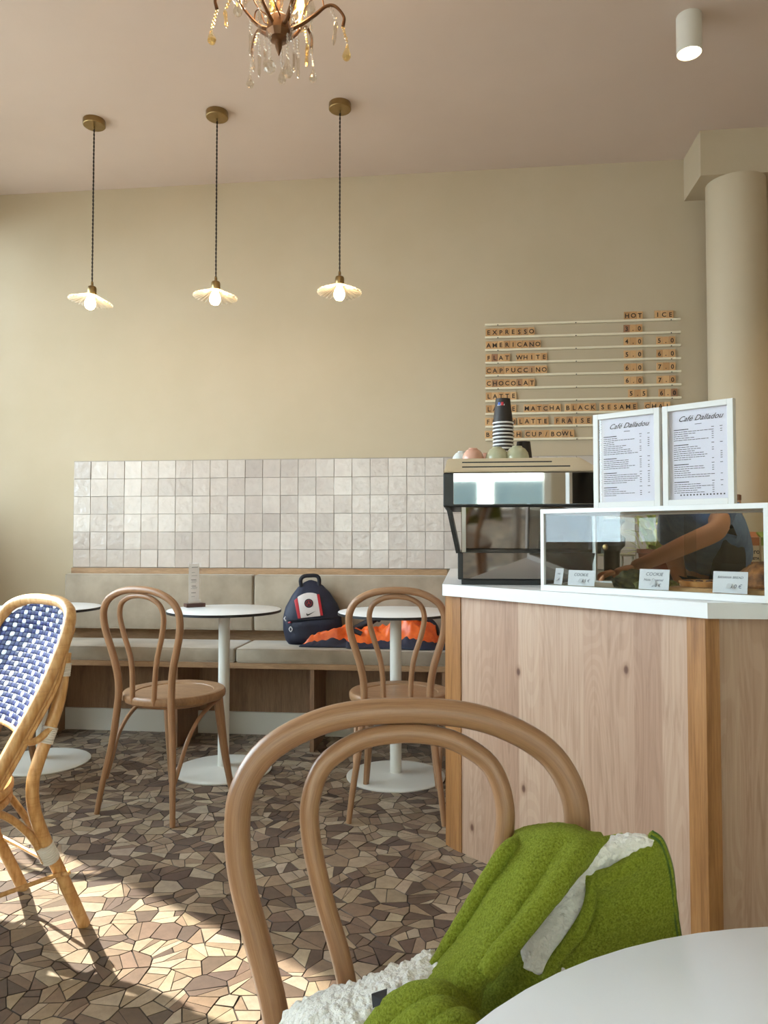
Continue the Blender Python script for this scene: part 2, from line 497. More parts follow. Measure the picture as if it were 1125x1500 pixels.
# ---- zellige tiles on the back wall
n = NT('zellige'); oi = n.n('ShaderNodeObjectInfo'); v = n.coords((1, 1, 1))
base = n.ramp(oi.outputs['Random'], [(0.0, srgb(190, 176, 166)), (0.35, srgb(200, 187, 177)), (0.7, srgb(208, 196, 186)), (1.0, srgb(180, 167, 158))])
ns = n.n('ShaderNodeTexNoise', noise_dimensions='4D'); ns.inputs['Scale'].default_value = 26; ns.inputs['Detail'].default_value = 3
n.l(v, ns.inputs['Vector']); n.l(n.math('MULTIPLY', oi.outputs['Random'], 80.0), ns.inputs['W'])
col = n.mix(0.3, base, n.ramp(ns.outputs['Fac'], [(0.3, (0.78, 0.76, 0.75, 1)), (0.65, (1.05, 1.05, 1.05, 1))]), 'MULTIPLY')
n.set(col, 0.12, 0); n.bump(ns.outputs['Fac'], 0.9, 0.0045); M['zellige'] = n.m
M['tile_grout'] = plain('tile_grout', srgb(160, 150, 138), 0.8)
TP = 0.1021; TX0, TZ0 = -2.262, 0.902
ncol = 33
splash = finish('wall_tile_bed', box2(TX0-0.004, TX0+ncol*TP, YB-0.006, YB, TZ0-0.002, TZ0+6*TP+0.004), M['tile_grout'], wall_back, smooth=False)
tmesh = []
for k in range(5):
    r = random.Random(k); bm = bm_new(); e = TP/2-0.0007
    add_box(bm, (0, 0, 0), (2*e, 0.008, 2*e), 0.0015, 1)
    for vv in bm.verts: vv.co.x += r.uniform(-.0005, .0005); vv.co.z += r.uniform(-.0005, .0005)
    o = finish('wall_tile', bm, M['zellige'], wall_back, smooth=False); tmesh.append(o.data); bpy.data.objects.remove(o)
r = random.Random(3)
for i in range(ncol):
    for j in range(6):
        o = bpy.data.objects.new('wall_tile', r.choice(tmesh)); C.objects.link(o); o.parent = wall_back
        o.location = (TX0+(i+.5)*TP, YB-0.0095+r.uniform(-.0012, .0012), TZ0+(j+.5)*TP)
        o.rotation_euler = (r.uniform(-.012, .012), 0 if r.random() < .5 else PI, r.uniform(-.012, .012))

# ================================================================== BENCH
BX0, BX1 = -2.262, -0.1
bench = thing('bench', 'long built-in wooden bench frame under the tiled wall', 'bench', ((BX0+BX1)/2, 3.9, 0))
def bl(x): return x-(BX0+BX1)/2
def bpart(name, x0, x1, y0, y1, z0, z1, m, bev=0.0):
    return finish(name, box2(bl(x0), bl(x1), y0-3.9, y1-3.9, z0, z1, bev), M[m], bench, smooth=False)
bpart('seat_board', BX0, BX1, 3.72, YB-0.02, 0.412, 0.440, 'bench_wood', 0.002)
bpart('back_board', BX0, BX1, 4.118, 4.135, 0.440, 0.900, 'bench_wood', 0.001)
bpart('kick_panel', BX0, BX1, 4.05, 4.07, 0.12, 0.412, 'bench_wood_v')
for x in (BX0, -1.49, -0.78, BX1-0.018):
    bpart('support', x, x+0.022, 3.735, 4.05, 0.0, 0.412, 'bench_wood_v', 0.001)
struct('baseboard_back', box2(BX0+0.0, BX1, 4.035, 4.05, 0.0, 0.12), M['white_warm'], smooth=False)
M['suede'] = mottled('suede', srgb(152, 137, 118), srgb(172, 156, 136), 7, 0.85, 0.15, 300)
M['suede'].node_tree.nodes['Principled BSDF'].inputs['Sheen Weight'].default_value = 0.3
def cushion(label, x0, x1, y0, y1, z0, z1, crown, grp, axis):
    bm = bm_new(); add_box(bm, (0, 0, 0), (x1-x0, y1-y0, z1-z0), 0.013, 3)
    o = finish('cushion', bm, M['suede'], None); o.location = ((x0+x1)/2, (y0+y1)/2, (z0+z1)/2)
    # piping round the front edge
    hx, hy, hz = (x1-x0)/2-0.006, (y1-y0)/2-0.004, (z1-z0)/2-0.004
    pts = [(-hx, -hy, -hz), (hx, -hy, -hz), (hx, -hy, hz), (-hx, -hy, hz)]
    bm = bm_new(); add_tube(bm, pts, 0.0032, 6, closed=True); finish('piping', bm, M['suede'], o)
    return set_props(o, label, 'cushion', grp)
cx = (-2.262, -1.163, -0.078)
cushion('left grey-beige seat cushion on the bench, behind the table with the card holder', cx[0], cx[1]-.002, 3.722, 4.045, 0.440, 0.512, 1, 'bench seat cushions', 0)
cushion('right grey-beige seat cushion on the bench, under the backpack', cx[1]+.002, cx[2], 3.722, 4.045, 0.440, 0.512, 1, 'bench seat cushions', 0)
cushion('left upright back cushion against the wall, behind the loop-back chair', cx[0], cx[1]-.002, 4.047, 4.117, 0.562, 0.868, 0, 'bench back cushions', 1)
cushion('right upright back cushion against the wall, behind the backpack', cx[1]+.002, cx[2], 4.047, 4.117, 0.562, 0.868, 0, 'bench back cushions', 1)

# ================================================================== COUNTER
n = NT('pine_laminate'); v = n.coords((1, 1, 1))
sep = n.n('ShaderNodeSeparateXYZ'); n.l(v, sep.inputs[0])
u = n.math('ADD', sep.outputs['X'], 7.13)
st = n.math('FLOOR', n.math('DIVIDE', u, 0.083))
wn_ = n.n('ShaderNodeTexWhiteNoise', noise_dimensions='1D'); n.l(st, wn_.inputs['W'])
tint = n.ramp(wn_.outputs['Value'], [(0.0, srgb(166, 130, 108)), (0.5, srgb(182, 149, 126)), (1.0, srgb(198, 169, 146))])
cmb = n.n('ShaderNodeCombineXYZ'); n.l(sep.outputs['X'], cmb.inputs[0]); n.l(sep.outputs['Z'], cmb.inputs[2]); n.l(n.math('MULTIPLY', wn_.outputs['Value'], 9.0), cmb.inputs[1])
mp = n.n('ShaderNodeMapping'); mp.inputs['Scale'].default_value = (26, 1, 1.1); n.l(cmb.outputs[0], mp.inputs[0])
g = n.noise(mp.outputs[0], 2.4, 6, 0.62, 1.4)
gr = n.ramp(g, [(0.34, (0.80, 0.74, 0.70, 1)), (0.5, (1, 1, 1, 1)), (0.7, (1.06, 1.05, 1.03, 1))])
col = n.mix(0.8, tint, gr, 'MULTIPLY')
mpw = n.n('ShaderNodeMapping'); mpw.inputs['Scale'].default_value = (1, 1, 0.13); n.l(cmb.outputs[0], mpw.inputs[0])
wv = n.n('ShaderNodeTexNoise'); wv.inputs['Scale'].default_value = 9.0; wv.inputs['Detail'].default_value = 1; n.l(mpw.outputs[0], wv.inputs['Vector'])
rings = n.math('SINE', n.math('MULTIPLY', wv.outputs['Fac'], 150.0))
col = n.mix(0.35, col, n.ramp(rings, [(0.0, (0.84, 0.78, 0.74, 1)), (0.4, (1, 1, 1, 1))]), 'MULTIPLY')
cm2 = n.n('ShaderNodeCombineXYZ'); n.l(sep.outputs['X'], cm2.inputs[0]); n.l(n.math('MULTIPLY', sep.outputs['Z'], 0.62), cm2.inputs[1])
vo = n.n('ShaderNodeTexVoronoi', voronoi_dimensions='2D'); vo.inputs['Scale'].default_value = 3.7; n.l(cm2.outputs[0], vo.inputs['Vector'])
kn = n.ramp(vo.outputs['Distance'], [(0.0, srgb(120, 92, 76)), (0.018, srgb(136, 106, 90)), (0.034, (0.82, 0.76, 0.73, 1)), (0.062, (1, 1, 1, 1))])
col = n.mix(0.9, col, kn, 'MULTIPLY')
n.set(col, 0.5, 0); M['pine'] = n.m
WT, WB_ = 0.912, 0.8725
A_, B_ = Vector((-0.081, 2.631)), Vector((0.598, 1.953))
counter = thing('counter', 'long service counter clad in pale knotty pine with oak corner posts', 'counter', (0.6, 2.6, 0))
def cp(x, y): return (x-0.6, y-2.6)
poly = [(A_.x, A_.y), (B_.x, B_.y), (2.4, 1.953), (2.4, 2.5), (0.93, 2.5), (0.6, 2.83), (0.6, 3.95), (-0.081, 3.95)]
top = finish('worktop', prism(poly, WB_, WT), M['white'], None, smooth=False)
set_props(top, 'white worktop on the pine counter, holding the coffee machine and display case', 'worktop')
def panel(name, a, b, z0, z1, th, mat, parent, out=0.0):
    """upright board from a to b (plan), its front face on the a-b line"""
    a, b = Vector(a), Vector(b); d = (b-a); L = d.length; d.normalize(); nn = Vector((d.y, -d.x))
    o = finish(name, box((0, th/2, 0), (L, th, z1-z0)), mat, parent, smooth=False)
    m_ = (a+b)/2 + nn*out
    o.location = (m_.x-parent.location.x, m_.y-parent.location.y, (z0+z1)/2); o.rotation_euler = (0, 0, math.atan2(d.y, d.x)); return o
# oak posts
i = 0.022
ang = math.radians(-45)
PA = (A_.x+0.055, A_.y-0.0+0.012); PB = (B_.x-0.003, B_.y+0.056)
FA, FB = Vector((A_.x+i*0.2+0.028, A_.y+i*1.2)), Vector((B_.x-0.028, B_.y+0.06))
panel('panel', (A_.x+0.058, A_.y+0.004-0.016), (B_.x-0.022, B_.y+0.063), 0, WB_, 0.018, M['pine'], counter)
panel('panel', (B_.x+0.022, B_.y+0.034), (2.39, B_.y+0.034), 0, WB_, 0.018, M['pine'], counter)
panel('panel', (A_.x+0.03, 3.94), (A_.x+0.03, A_.y+0.06), 0, WB_, 0.018, M['pine'], counter)
def post(pl, nm='corner_post'):
    bm = prism([cp(*p) for p in pl], 0, WB_)
    finish(nm, bm, M['oak'], counter, smooth=False)
# left end post: mitred two-faced oak strip
post([(A_.x+0.008, A_.y+0.045), (A_.x+0.036, A_.y+0.006), (A_.x+0.062, A_.y-0.021), (A_.x+0.074, A_.y-0.007), (A_.x+0.05, A_.y+0.06)])
post([(B_.x-0.033, B_.y+0.062), (B_.x+0.0, B_.y+0.020), (B_.x+0.034, B_.y+0.020), (B_.x+0.034, B_.y+0.05), (B_.x-0.02, B_.y+0.078)])
# back service counter
back = thing('cupboard', 'low pale cupboard behind the counter carrying the milk cartons', 'cupboard', (1.72, 3.5, 0))
finish('carcass', box2(-1.02, 0.9, -0.26, 0.32, 0.0, 0.87), M['white_warm'], back, smooth=False)
finish('worktop', box2(-1.04, 0.92, -0.27, 0.33, 0.87, 0.90, 0.003), M['oak'], back, smooth=False)
for k in range(4):
    d = finish('door', box2(-1.01+k*.475, -0.545+k*.475, -0.276, -0.261, 0.06, 0.86, 0.002), M['white'], back, smooth=False)
    finish('handle', tube([(-.58+k*.475, -.285, .7), (-.58+k*.475, -.285, .82)], .005, 8), M['black'], d)

# ================================================================== BENTWOOD CHAIRS
def wcol(o): return o
def bentwood_proto():
    t = thing('bentwood_chair', 'tmp', 'chair')
    # outer bow and rear legs in one bent rod: (z, half width, y)
    prof = [(0.0, .180, -.238), (.12, .166, -.222), (.27, .145, -.197), (.42, .129, -.186), (.50, .128, -.184), (.575, .139, -.190),
            (.64, .158, -.196), (.70, .176, -.203), (.750, .183, -.209), (.793, .178, -.214), (.832, .152, -.219), (.860, .100, -.223), (.872, .040, -.225)]
    side = [(w, y, z) for z, w, y in prof]
    pts = [(-a, b, c) for a, b, c in side] + [(a, b, c) for a, b, c in reversed(side)]
    P = catmull(pts, 5)
    R = [0.0125 if p.z < .15 else 0.0142 for p in P]
    R = [0.0108+0.0034*min(1, p.z/.35) for p in P]
    finish('back_bow', tube(P, R, 14), M['bentwood'], t)
    ip = [(.452, .052, -.192), (.55, .056, -.190), (.62, .068, -.192), (.69, .090, -.198), (.745, .103, -.204), (.783, .104, -.209), (.818, .090, -.215), (.841, .055, -.220), (.849, .018, -.222)]
    pts = [(-w, y, z) for z, w, y in ip] + [(w, y, z) for z, w, y in reversed(ip)]
    pts = [(-.052, -.188, .428)] + pts + [(.052, -.188, .428)]
    finish('inner_bow', tube(catmull(pts, 5), 0.0105, 12), M['bentwood'], t)
    seat = lathe([(0.0, .4455), (.155, .4445), (.158, .4480), (.172, .4495), (.190, .4545), (.200, .452), (.205, .445), (.206, .435), (.204, .424), (.197, .418), (.17, .417), (0, .417)], 56)
    finish('seat', seat, M['bentwood2'], t)
    for s in (-1, 1):
        finish('leg', tube(catmull([(s*.128, .118, .424), (s*.133, .130, .33), (s*.141, .152, .18), (s*.156, .186, 0)], 5), [0.0205, 0.0195, 0.0165, 0.0125], 12), M['bentwood'], t)
        finish('brace', tube(catmull([(s*.136, .128, .400), (s*.148, .085, .402), (s*.160, .02, .392), (s*.166, -.06, .360), (s*.167, -.13, .295), (s*.162, -.178, .20), (s*.160, -.212, .13)], 6), 0.0085, 10), M['bentwood'], t)
    finish('seat_ring', tube([(.150*math.cos(a*PI/16), .150*math.sin(a*PI/16), .409) for a in range(32)], 0.008, 8, closed=True), M['bentwood'], t)
    return t
bc = bentwood_proto()
def place(o, x, y, rz, label, group=None):
    o.location = (x, y, 0); o.rotation_euler = (0, 0, rz); o['label'] = label
    if group: o['group'] = group
    return o
BG = 'bentwood chairs facing the wall bench'
place(bc, -1.192, 3.000, math.radians(-16), 'loop-back bentwood chair pushed to the table with the card holder', BG)
place(copy_tree(bc), -0.270, 3.075, math.radians(2), 'loop-back bentwood chair at the table near the counter, orange jacket behind it', BG)
place(copy_tree(bc), -2.075, 3.045, math.radians(2), 'bentwood chair at the far left table, mostly hidden behind the blue bistro chair', BG)
fr = copy_tree(bc)
yc = 0.83
def CW(xc, yc, z=0):
    c, s = math.cos(YAW), math.sin(YAW); return Vector((xc*c-yc*s, xc*s+yc*c, z))
pc = CW(0.025, yc-0.22)
fr.scale = (1, 1, 1.012)
place(fr, pc.x, pc.y, PI+YAW, 'large near bentwood chair with the green jacket hung over its back')

# ================================================================== TABLES
def bistro(x, y, r, label, h=0.74, br=0.222, cat='table', group=None):
    t = thing('bistro_table', label, cat, (x, y, 0), 0, group)
    finish('tabletop', lathe([(0, h), (r-.003, h), (r-.0012, h-.0012), (r-.0012, h-.002), (0, h-.002)], 72), M['table_top'], t)
    finish('edge', lathe([(0, h-.0021), (r, h-.0021), (r+.0002, h-.013), (r-.006, h-.014), (0, h-.014)], 72), M['black'], t)
    finish('pole', lathe([(.026, .02), (.026, h-.016), (.05, h-.0155), (.05, h-.0142), (0, h-.0142)], 32), M['table_metal'], t)
    finish('base', lathe([(0, .022), (.03, .021), (.06, .017), (br-.03, .011), (br-.004, .009), (br, .006), (br-.001, .001), (0, .001)], 72), M['table_metal'], t)
    return t
TG = 'small round tables along the bench'
bistro(-1.118, 3.41, 0.262, 'small round white table carrying the clear card holder', group=TG)
bistro(-0.316, 3.40, 0.262, 'small round white table beside the counter end', group=TG)
bistro(-2.02, 3.43, 0.262, 'small round white table at far left behind the blue bistro chair', group=TG)
t = bistro(0.335, 0.287, 0.4136, 'large round white table in the near right corner, green jacket behind it', br=0.26)

bistro(-2.06, 2.16, 0.30, 'unseen round white table added beyond the left edge to shade the floor by the blue bistro chair')  # out of view, put in for the shadow it throws on the floor

# card holder on the middle table
p = at_z(285, 889, .74)
ch = thing('card_holder', 'clear upright card holder with a dark wooden foot on the middle table', 'card holder', (p.x, p.y, .7402), math.radians(38))
M['walnut'] = wood('walnut', srgb(58, 34, 26), srgb(78, 48, 38), srgb(92, 58, 44), (3, 30, 30), .4)
M['paper'] = plain('paper', srgb(222, 218, 214), .7)
M['paper_dim'] = plain('printed_card', srgb(226, 218, 212), .5)
M['ink'] = plain('ink', srgb(60, 56, 60), .8)
M['acrylic'] = thin_glass('acrylic', (0.98, 0.98, 0.98, 1), 0.02)
finish('foot', box((0, 0, .009), (.092, .050, .018), .0015), M['walnut'], ch, smooth=False)
finish('sheet', box((0, 0, .112), (.064, .004, .2)), M['acrylic'], ch, smooth=False)
cd = finish('card', box((-.004, 0, .112), (.05, .0012, .19)), M['paper_dim'], ch, smooth=False)
bm = bm_new(); r = random.Random(2)
for k, z in enumerate([.19, .165, .15, .13, .124, .118, .1, .094, .088, .068, .05]):
    w = r.uniform(.018, .036); add_box(bm, (-.004+r.uniform(-.004, .004), -.0009, z), (w*.85, .0005, .0011 if k % 3 else .0022))
finish('print', bm, M['ink'], cd, smooth=False)['kind'] = 'stuff'

# ================================================================== BLUE AND WHITE RATTAN BISTRO CHAIR
n = NT('rattan'); v = n.coords((1, 1, 1)); g = n.noise(n.coords((30, 30, 6)), 3, 4)
bands = n.noise(n.coords((4, 4, 70)), 1.6, 2)
col = n.ramp(g, [(.3, srgb(186, 134, 78)), (.5, srgb(208, 160, 102)), (.7, srgb(222, 180, 126))])
col = n.mix(0.3, col, n.ramp(bands, [(.36, (.72, .62, .5, 1)), (.46, (1, 1, 1, 1))]), 'MULTIPLY')
n.set(col, .34, 0); M['rattan'] = n.m
M['wrap'] = plain('white_binding', srgb(224, 220, 212), .45)
def weave_mat(name, nu, nv):
    n = NT(name); tc = n.n('ShaderNodeUVMap'); sp = n.n('ShaderNodeSeparateXYZ'); n.l(tc.outputs[0], sp.inputs[0])
    U = n.math('MULTIPLY', sp.outputs['X'], float(nu)); V = n.math('MULTIPLY', sp.outputs['Y'], float(nv))
    fu, fv = n.math('FLOOR', U), n.math('FLOOR', V)
    a = n.math('MODULO', fu, 2.0)
    h = n.math('ADD', n.math('FLOOR', n.math('MULTIPLY', fu, 0.5)), fv)
    b = n.math('MODULO', h, 2.0)
    w = n.math('MULTIPLY', n.math('LESS_THAN', a, 0.5), n.math('LESS_THAN', b, 0.5))
    ru = n.math('ABSOLUTE', n.math('SUBTRACT', n.math('FRACT', U), 0.5)); rv = n.math('ABSOLUTE', n.math('SUBTRACT', n.math('FRACT', V), 0.5))
    hgt = n.math('SUBTRACT', 1.0, n.math('ADD', n.math('POWER', n.math('MULTIPLY', ru, 2.0), 3.0), n.math('POWER', n.math('MULTIPLY', rv, 2.0), 3.0)))
    chk = n.math('MODULO', n.math('ADD', fu, fv), 2.0)
    dark = n.mix(chk, srgb(17, 29, 92), srgb(12, 22, 72))
    gap = n.math('LESS_THAN', hgt, 0.03)
    col = n.mix(w, dark, srgb(212, 218, 232)); col = n.mix(gap, col, srgb(14, 20, 48))
    n.set(col, .5, 0, .25); n.bump(n.math('ADD', hgt, n.math('MULTIPLY', w, .6)), .6, .0025); return n.m
M['weave_back'] = weave_mat('woven_back', 20, 24); M['weave_seat'] = weave_mat('woven_seat', 32, 30)
def uv_from(me, fn):
    uv = me.uv_layers.new(name='UVMap')
    for lp in me.loops:
        uv.data[lp.index].uv = fn(me.vertices[lp.vertex_index].co)
rc = thing('bistro_chair', 'blue and white woven rattan bistro chair at the left edge', 'chair', (-1.332, 1.899, 0), math.radians(148))
side = [(.205, .085, .40), (.205, .045, .435), (.203, .003, .496), (.202, -.03, .549), (.202, -.073, .618), (.202, -.114, .69), (.200, -.154, .776), (.194, -.176, .832), (.172, -.192, .866), (.125, -.204, .884), (.06, -.214, .892)]
def back_y(x, z):
    """how far back the hollow of the backrest lies at x, z"""
    zs = [(.40, .085), (.435, .045), (.496, .003), (.549, -.03), (.618, -.073), (.69, -.114), (.776, -.154), (.832, -.176), (.866, -.192), (.92, -.21)]
    for (a, ya), (b, yb) in zip(zs, zs[1:]):
        if z <= b: y = ya+(yb-ya)*(z-a)/(b-a); break
    else: y = -.21
    k = max(0, 1-(x/.2)**2)
    return y-.036*k*(1 if z < .8 else max(.25, 1-(z-.8)/.12))
loop = [(a, b, c) for a, b, c in side] + [(-a, b, c) for a, b, c in reversed(side)]
finish('back_hoop', tube(catmull(loop, 5), .0165, 14), M['rattan'], rc)
# thin canes following the hoop on its outside
for dx, dy in ((.014, -.018), (.018, -.029)):
    sp_ = [(a+dx*.3, b+dy*(.4 if c > .75 else 1), c-.004) for a, b, c in side[1:8]]
    for s in (-1, 1):
        finish('cane', tube(catmull([(s*a, b, c) for a, b, c in sp_], 4), .0060, 8), M['rattan'], rc)
inner = [(a-.020, b, c-.012 if c > .8 else c) for a, b, c in side[2:]]
# woven back panel
def hw(z):
    if z < .776: return .188
    return max(0.0, .188*math.sqrt(max(0, 1-((z-.776)/.110)**2.4)))
nr, nc = 34, 22; rows = []
for i_ in range(nr+1):
    z = .575+(.884-.575)*i_/nr; w = max(.02, hw(z)); rows.append([Vector((-w+2*w*j/nc, back_y(-w+2*w*j/nc, z), z)) for j in range(nc+1)])
o = finish('woven_back', grid_bm(rows, .008), M['weave_back'], rc, sharp=60)
uv_from(o.data, lambda c: ((c.x+.19)/.38, (c.z-.575)/.31))
finish('back_rail', tube(catmull([(-.2, back_y(-.2, .57), .57), (-.1, back_y(-.1, .57), .57), (0, back_y(0, .57), .57), (.1, back_y(.1, .57), .57), (.2, back_y(.2, .57), .57)], 5), .0065, 10), M['rattan'], rc)
# seat
SC = Vector((0, .125, 0))
ring = [(SC.x+.256*math.cos(a)*(1.0), SC.y+.205*math.sin(a), .432) for a in [2*PI*k/40 for k in range(40)]]
finish('seat_rim', tube(ring, .0145, 10, closed=True), M['rattan'], rc)
finish('seat_rim', tube([(p_[0]*1.0, p_[1], .404) for p_ in ring], .012, 10, closed=True), M['rattan'], rc)
bm = bm_new(); add_lathe(bm, [(0, .452), (.10, .451), (.17, .447), (.198, .438), (.198, .430), (0, .430)], 40, c=(SC.x, SC.y, 0))
bmesh.ops.scale(bm, vec=(1.25, 1, 1), verts=bm.verts)
o = finish('woven_seat', bm, M['weave_seat'], rc, sharp=60)
uv_from(o.data, lambda c: ((c.x+.21)/.42, (c.y-SC.y+.21)/.42))
legp = [(-.172, .762), (-.158, .652), (-.130, .571), (-.096, .485), (-.084, .434), (-.092, .36), (-.13, .26), (-.188, .134), (-.247, 0)]
legx = [.186, .190, .194, .196, .194, .190, .184, .177, .172]
def wrap(nm, pts, r, par):
    bm = bm_new(); P = catmull(pts, 4)
    for k in range(len(P)-1):
        a, b = P[k], P[k+1]
        add_tube(bm, [a, (a+b)/2, b], [r*.93, r, r*.93], 12)
    finish(nm, bm, M['wrap'], par)
for s in (-1, 1):
    L = [(s*x, y, z) for x, (y, z) in zip(legx, legp)]
    leg = finish('leg', tube(catmull(L, 5), .0165, 14), M['rattan'], rc)
    def on(z):
        for (x0_, a), (x1_, b) in zip(zip(legx, legp), zip(legx[1:], legp[1:])):
            if b[1] <= z <= a[1]:
                t_ = (z-b[1])/(a[1]-b[1]); return Vector((s*(x1_+(x0_-x1_)*t_), b[0]+(a[0]-b[0])*t_, z))
    wrap('binding', [on(.735), on(.72), on(.70)], .0205, leg)
    wrap('binding', [on(.572), on(.555), on(.532)], .0205, leg)
    wrap('binding', [on(.262)+Vector((0, .006, 0)), on(.24)+Vector((0, .006, 0)), on(.215)+Vector((0, .006, 0))], .0235, leg)
    # front legs
    fl = catmull([(s*.150, .275, .42), (s*.158, .288, .28), (s*.170, .315, .13), (s*.178, .335, 0)], 5)
    fleg = finish('leg', tube(fl, .0165, 14), M['rattan'], rc)
    wrap('binding', [fl[5]+Vector((0, 0, .02)), fl[5], fl[5]-Vector((0, 0, .02))], .0205, fleg)
    # side strut from hoop to rear leg, curved brace under seat
    finish('strut', tube(catmull([(s*.203, -.035, .562), (s*.206, -.080, .545), (s*.203, -.135, .575)], 4), .0095, 8), M['rattan'], rc)
    finish('brace', tube(catmull([(s*.178, -.128, .215), (s*.176, -.085, .30), (s*.165, -.01, .372), (s*.15, .09, .398)], 6), .0095, 10), M['rattan'], rc)
    finish('brace', tube(catmull([(s*.166, .30, .20), (s*.168, .25, .30), (s*.165, .18, .37), (s*.15, .10, .398)], 6), .0095, 10), M['rattan'], rc)
    # low stretcher cane wrapping round the legs
for zz, yy in ((.175, -.165),):
    pts = [(-.19, yy-.018, zz), (0, yy-.020, zz-.002), (.19, yy-.018, zz), (.202, yy, zz), (.192, yy+.018, zz), (.19, .1, zz), (.185, .29, zz), (.19, .325, zz), (.17, .335, zz), (0, .335, zz), (-.17, .335, zz), (-.19, .325, zz), (-.185, .29, zz), (-.19, .1, zz), (-.192, yy+.018, zz), (-.202, yy, zz)]
    finish('stretcher', tube(catmull(pts, 4, closed=True), .0060, 8, closed=True), M['rattan'], rc)
finish('brace', tube(catmull([(-.170, -.165, .20), (-.12, -.12, .30), (0, -.09, .385), (.12, -.12, .30), (.170, -.165, .20)], 6), .0095, 10), M['rattan'], rc)

# ================================================================== PENDANTS, SPOT, CHANDELIER
M['brass'] = mottled('aged_brass', srgb(132, 110, 74), srgb(160, 136, 94), 8, .32, metal=1.0)
M['bronze'] = mottled('dark_bronze', srgb(96, 62, 36), srgb(124, 84, 50), 20, .4, metal=0.6)
M['cord'] = plain('twisted_cord', srgb(40, 30, 24), .8)
M['bulb'] = emitter('bulb_glow', (1.0, 0.72, 0.40, 1), 70.0)
n = NT('pleated_glass'); n.t.nodes.remove(n.b)
tr = n.n('ShaderNodeBsdfTranslucent'); tr.inputs[0].default_value = (1, .93, .8, 1)
gl = n.n('ShaderNodeBsdfGlossy'); gl.inputs[0].default_value = (1, .97, .9, 1); gl.inputs['Roughness'].default_value = .15
tp = n.n('ShaderNodeBsdfTransparent'); tp.inputs[0].default_value = (1, .97, .9, 1)
m1 = n.n('ShaderNodeMixShader'); m1.inputs[0].default_value = .42; n.l(tr.outputs[0], m1.inputs[1]); n.l(tp.outputs[0], m1.inputs[2])
m2 = n.n('ShaderNodeMixShader'); m2.inputs[0].default_value = .16; n.l(m1.outputs[0], m2.inputs[1]); n.l(gl.outputs[0], m2.inputs[2])
n.l(m2.outputs[0], n.out.inputs[0]); M['pleat'] = n.m
def pendant():
    t = thing('pendant_lamp', 'tmp', 'lamp', (0, 0, ZC), 0, 'pendant lamps over the bench tables')
    finish('ceiling_rose', lathe([(0, 0), (.052, 0), (.053, -.003), (.053, -.026), (.050, -.029), (.004, -.031), (.004, -.045), (0, -.045)], 40), M['brass'], t)
    bm = bm_new(); L0, L1 = -.03, -.815
    for ph in (0, PI):
        add_tube(bm, [(.0022*math.cos(ph+k*.8), .0022*math.sin(ph+k*.8), L0+(L1-L0)*k/160) for k in range(161)], .0022, 5)
    finish('cord', bm, M['cord'], t)
    h = thing('x', None, None); bpy.data.objects.remove(h)
    sk = finish('socket', lathe([(0, -.815), (.006, -.817), (.007, -.835), (.019, -.842), (.0215, -.85), (.0215, -.882), (.019, -.886), (0, -.886)], 28), M['brass'], t); sk.location.z = .016
    NP = 30; bm = bm_new(); seg = NP*6; rings = []
    for rr, z in ((.020, -.878), (.034, -.886), (.060, -.898), (.085, -.908), (.101, -.914), (.104, -.917)):
        a = .0035*min(1, rr/.06)
        rings.append([bm.verts.new(((rr+a*.4*math.cos(NP*2*PI*k/seg))*math.cos(2*PI*k/seg), (rr+a*.4*math.cos(NP*2*PI*k/seg))*math.sin(2*PI*k/seg), z+a*math.cos(NP*2*PI*k/seg))) for k in range(seg)])
    for A, B in zip(rings, rings[1:]):
        for k in range(seg): bm.faces.new((A[k], A[(k+1) % seg], B[(k+1) % seg], B[k]))
    finish('shade', bm, M['pleat'], t, sharp=80).location.z = .016
    finish('bulb', lathe([(0, -.876), (.012, -.884), (.014, -.892), (.021, -.905), (.0255, -.920), (.0245, -.936), (.016, -.949), (0, -.955)], 20), M['bulb'], t).location.z = .016
    return t
pd = pendant()
nm = ['left', 'middle', 'right']
for k, (px, py) in enumerate(((138, 180), (318, 168), (498, 156))):
    o = pd if k == 0 else copy_tree(pd)
    q = at_z(px, py, ZC-.012); o.location = (q.x, q.y, ZC)
    for ch_ in o.children:
        if ch_.name.split('.')[0] in ('shade', 'bulb'):      # the lamps hang a little askew
            tl_ = (.13, .05, .02)[k]; R_ = Matrix.Rotation(tl_, 4, 'Y'); pv = Vector((0, 0, -.86)); ch_.rotation_euler = (0, tl_, 0); ch_.location = Vector((0, 0, .016)) + pv - (R_ @ pv)
    o['label'] = ['leftmost of the three brass pendant lamps with pleated glass shades, nearest the left edge',
                  'middle of the three brass pendant lamps with pleated glass shades',
                  'rightmost of the three brass pendant lamps with pleated glass shades'][k]
M['spot_glow'] = emitter('spot_glow', (1.0, 0.82, 0.55, 1), 14.0)
def spot(x, y, label, e=26):
    t = thing('ceiling_spotlight', label, 'lamp', (x, y, ZC))
    finish('housing', lathe([(0, 0), (.047, 0), (.0475, -.002), (.0475, -.148), (.0455, -.150), (.0445, -.149), (.0435, -.140), (0, -.140)], 48), M['white_warm'], t)
    finish('lens', lathe([(0, -.1465), (.043, -.1465), (.043, -.1415), (0, -.1415)], 40), M['spot_glow'], t)
    l = add_light('spot_beam', 'SPOT', (0, 0, -.155), (0, 0, 0), energy=e, color=(1, .78, .5), spot_size=math.radians(105), spot_blend=.9, shadow_soft_size=.04)
    l.parent = t; return t
q = at_z(1009, 24, ZC); spot(q.x, q.y, 'white cylindrical ceiling spotlight above the counter')

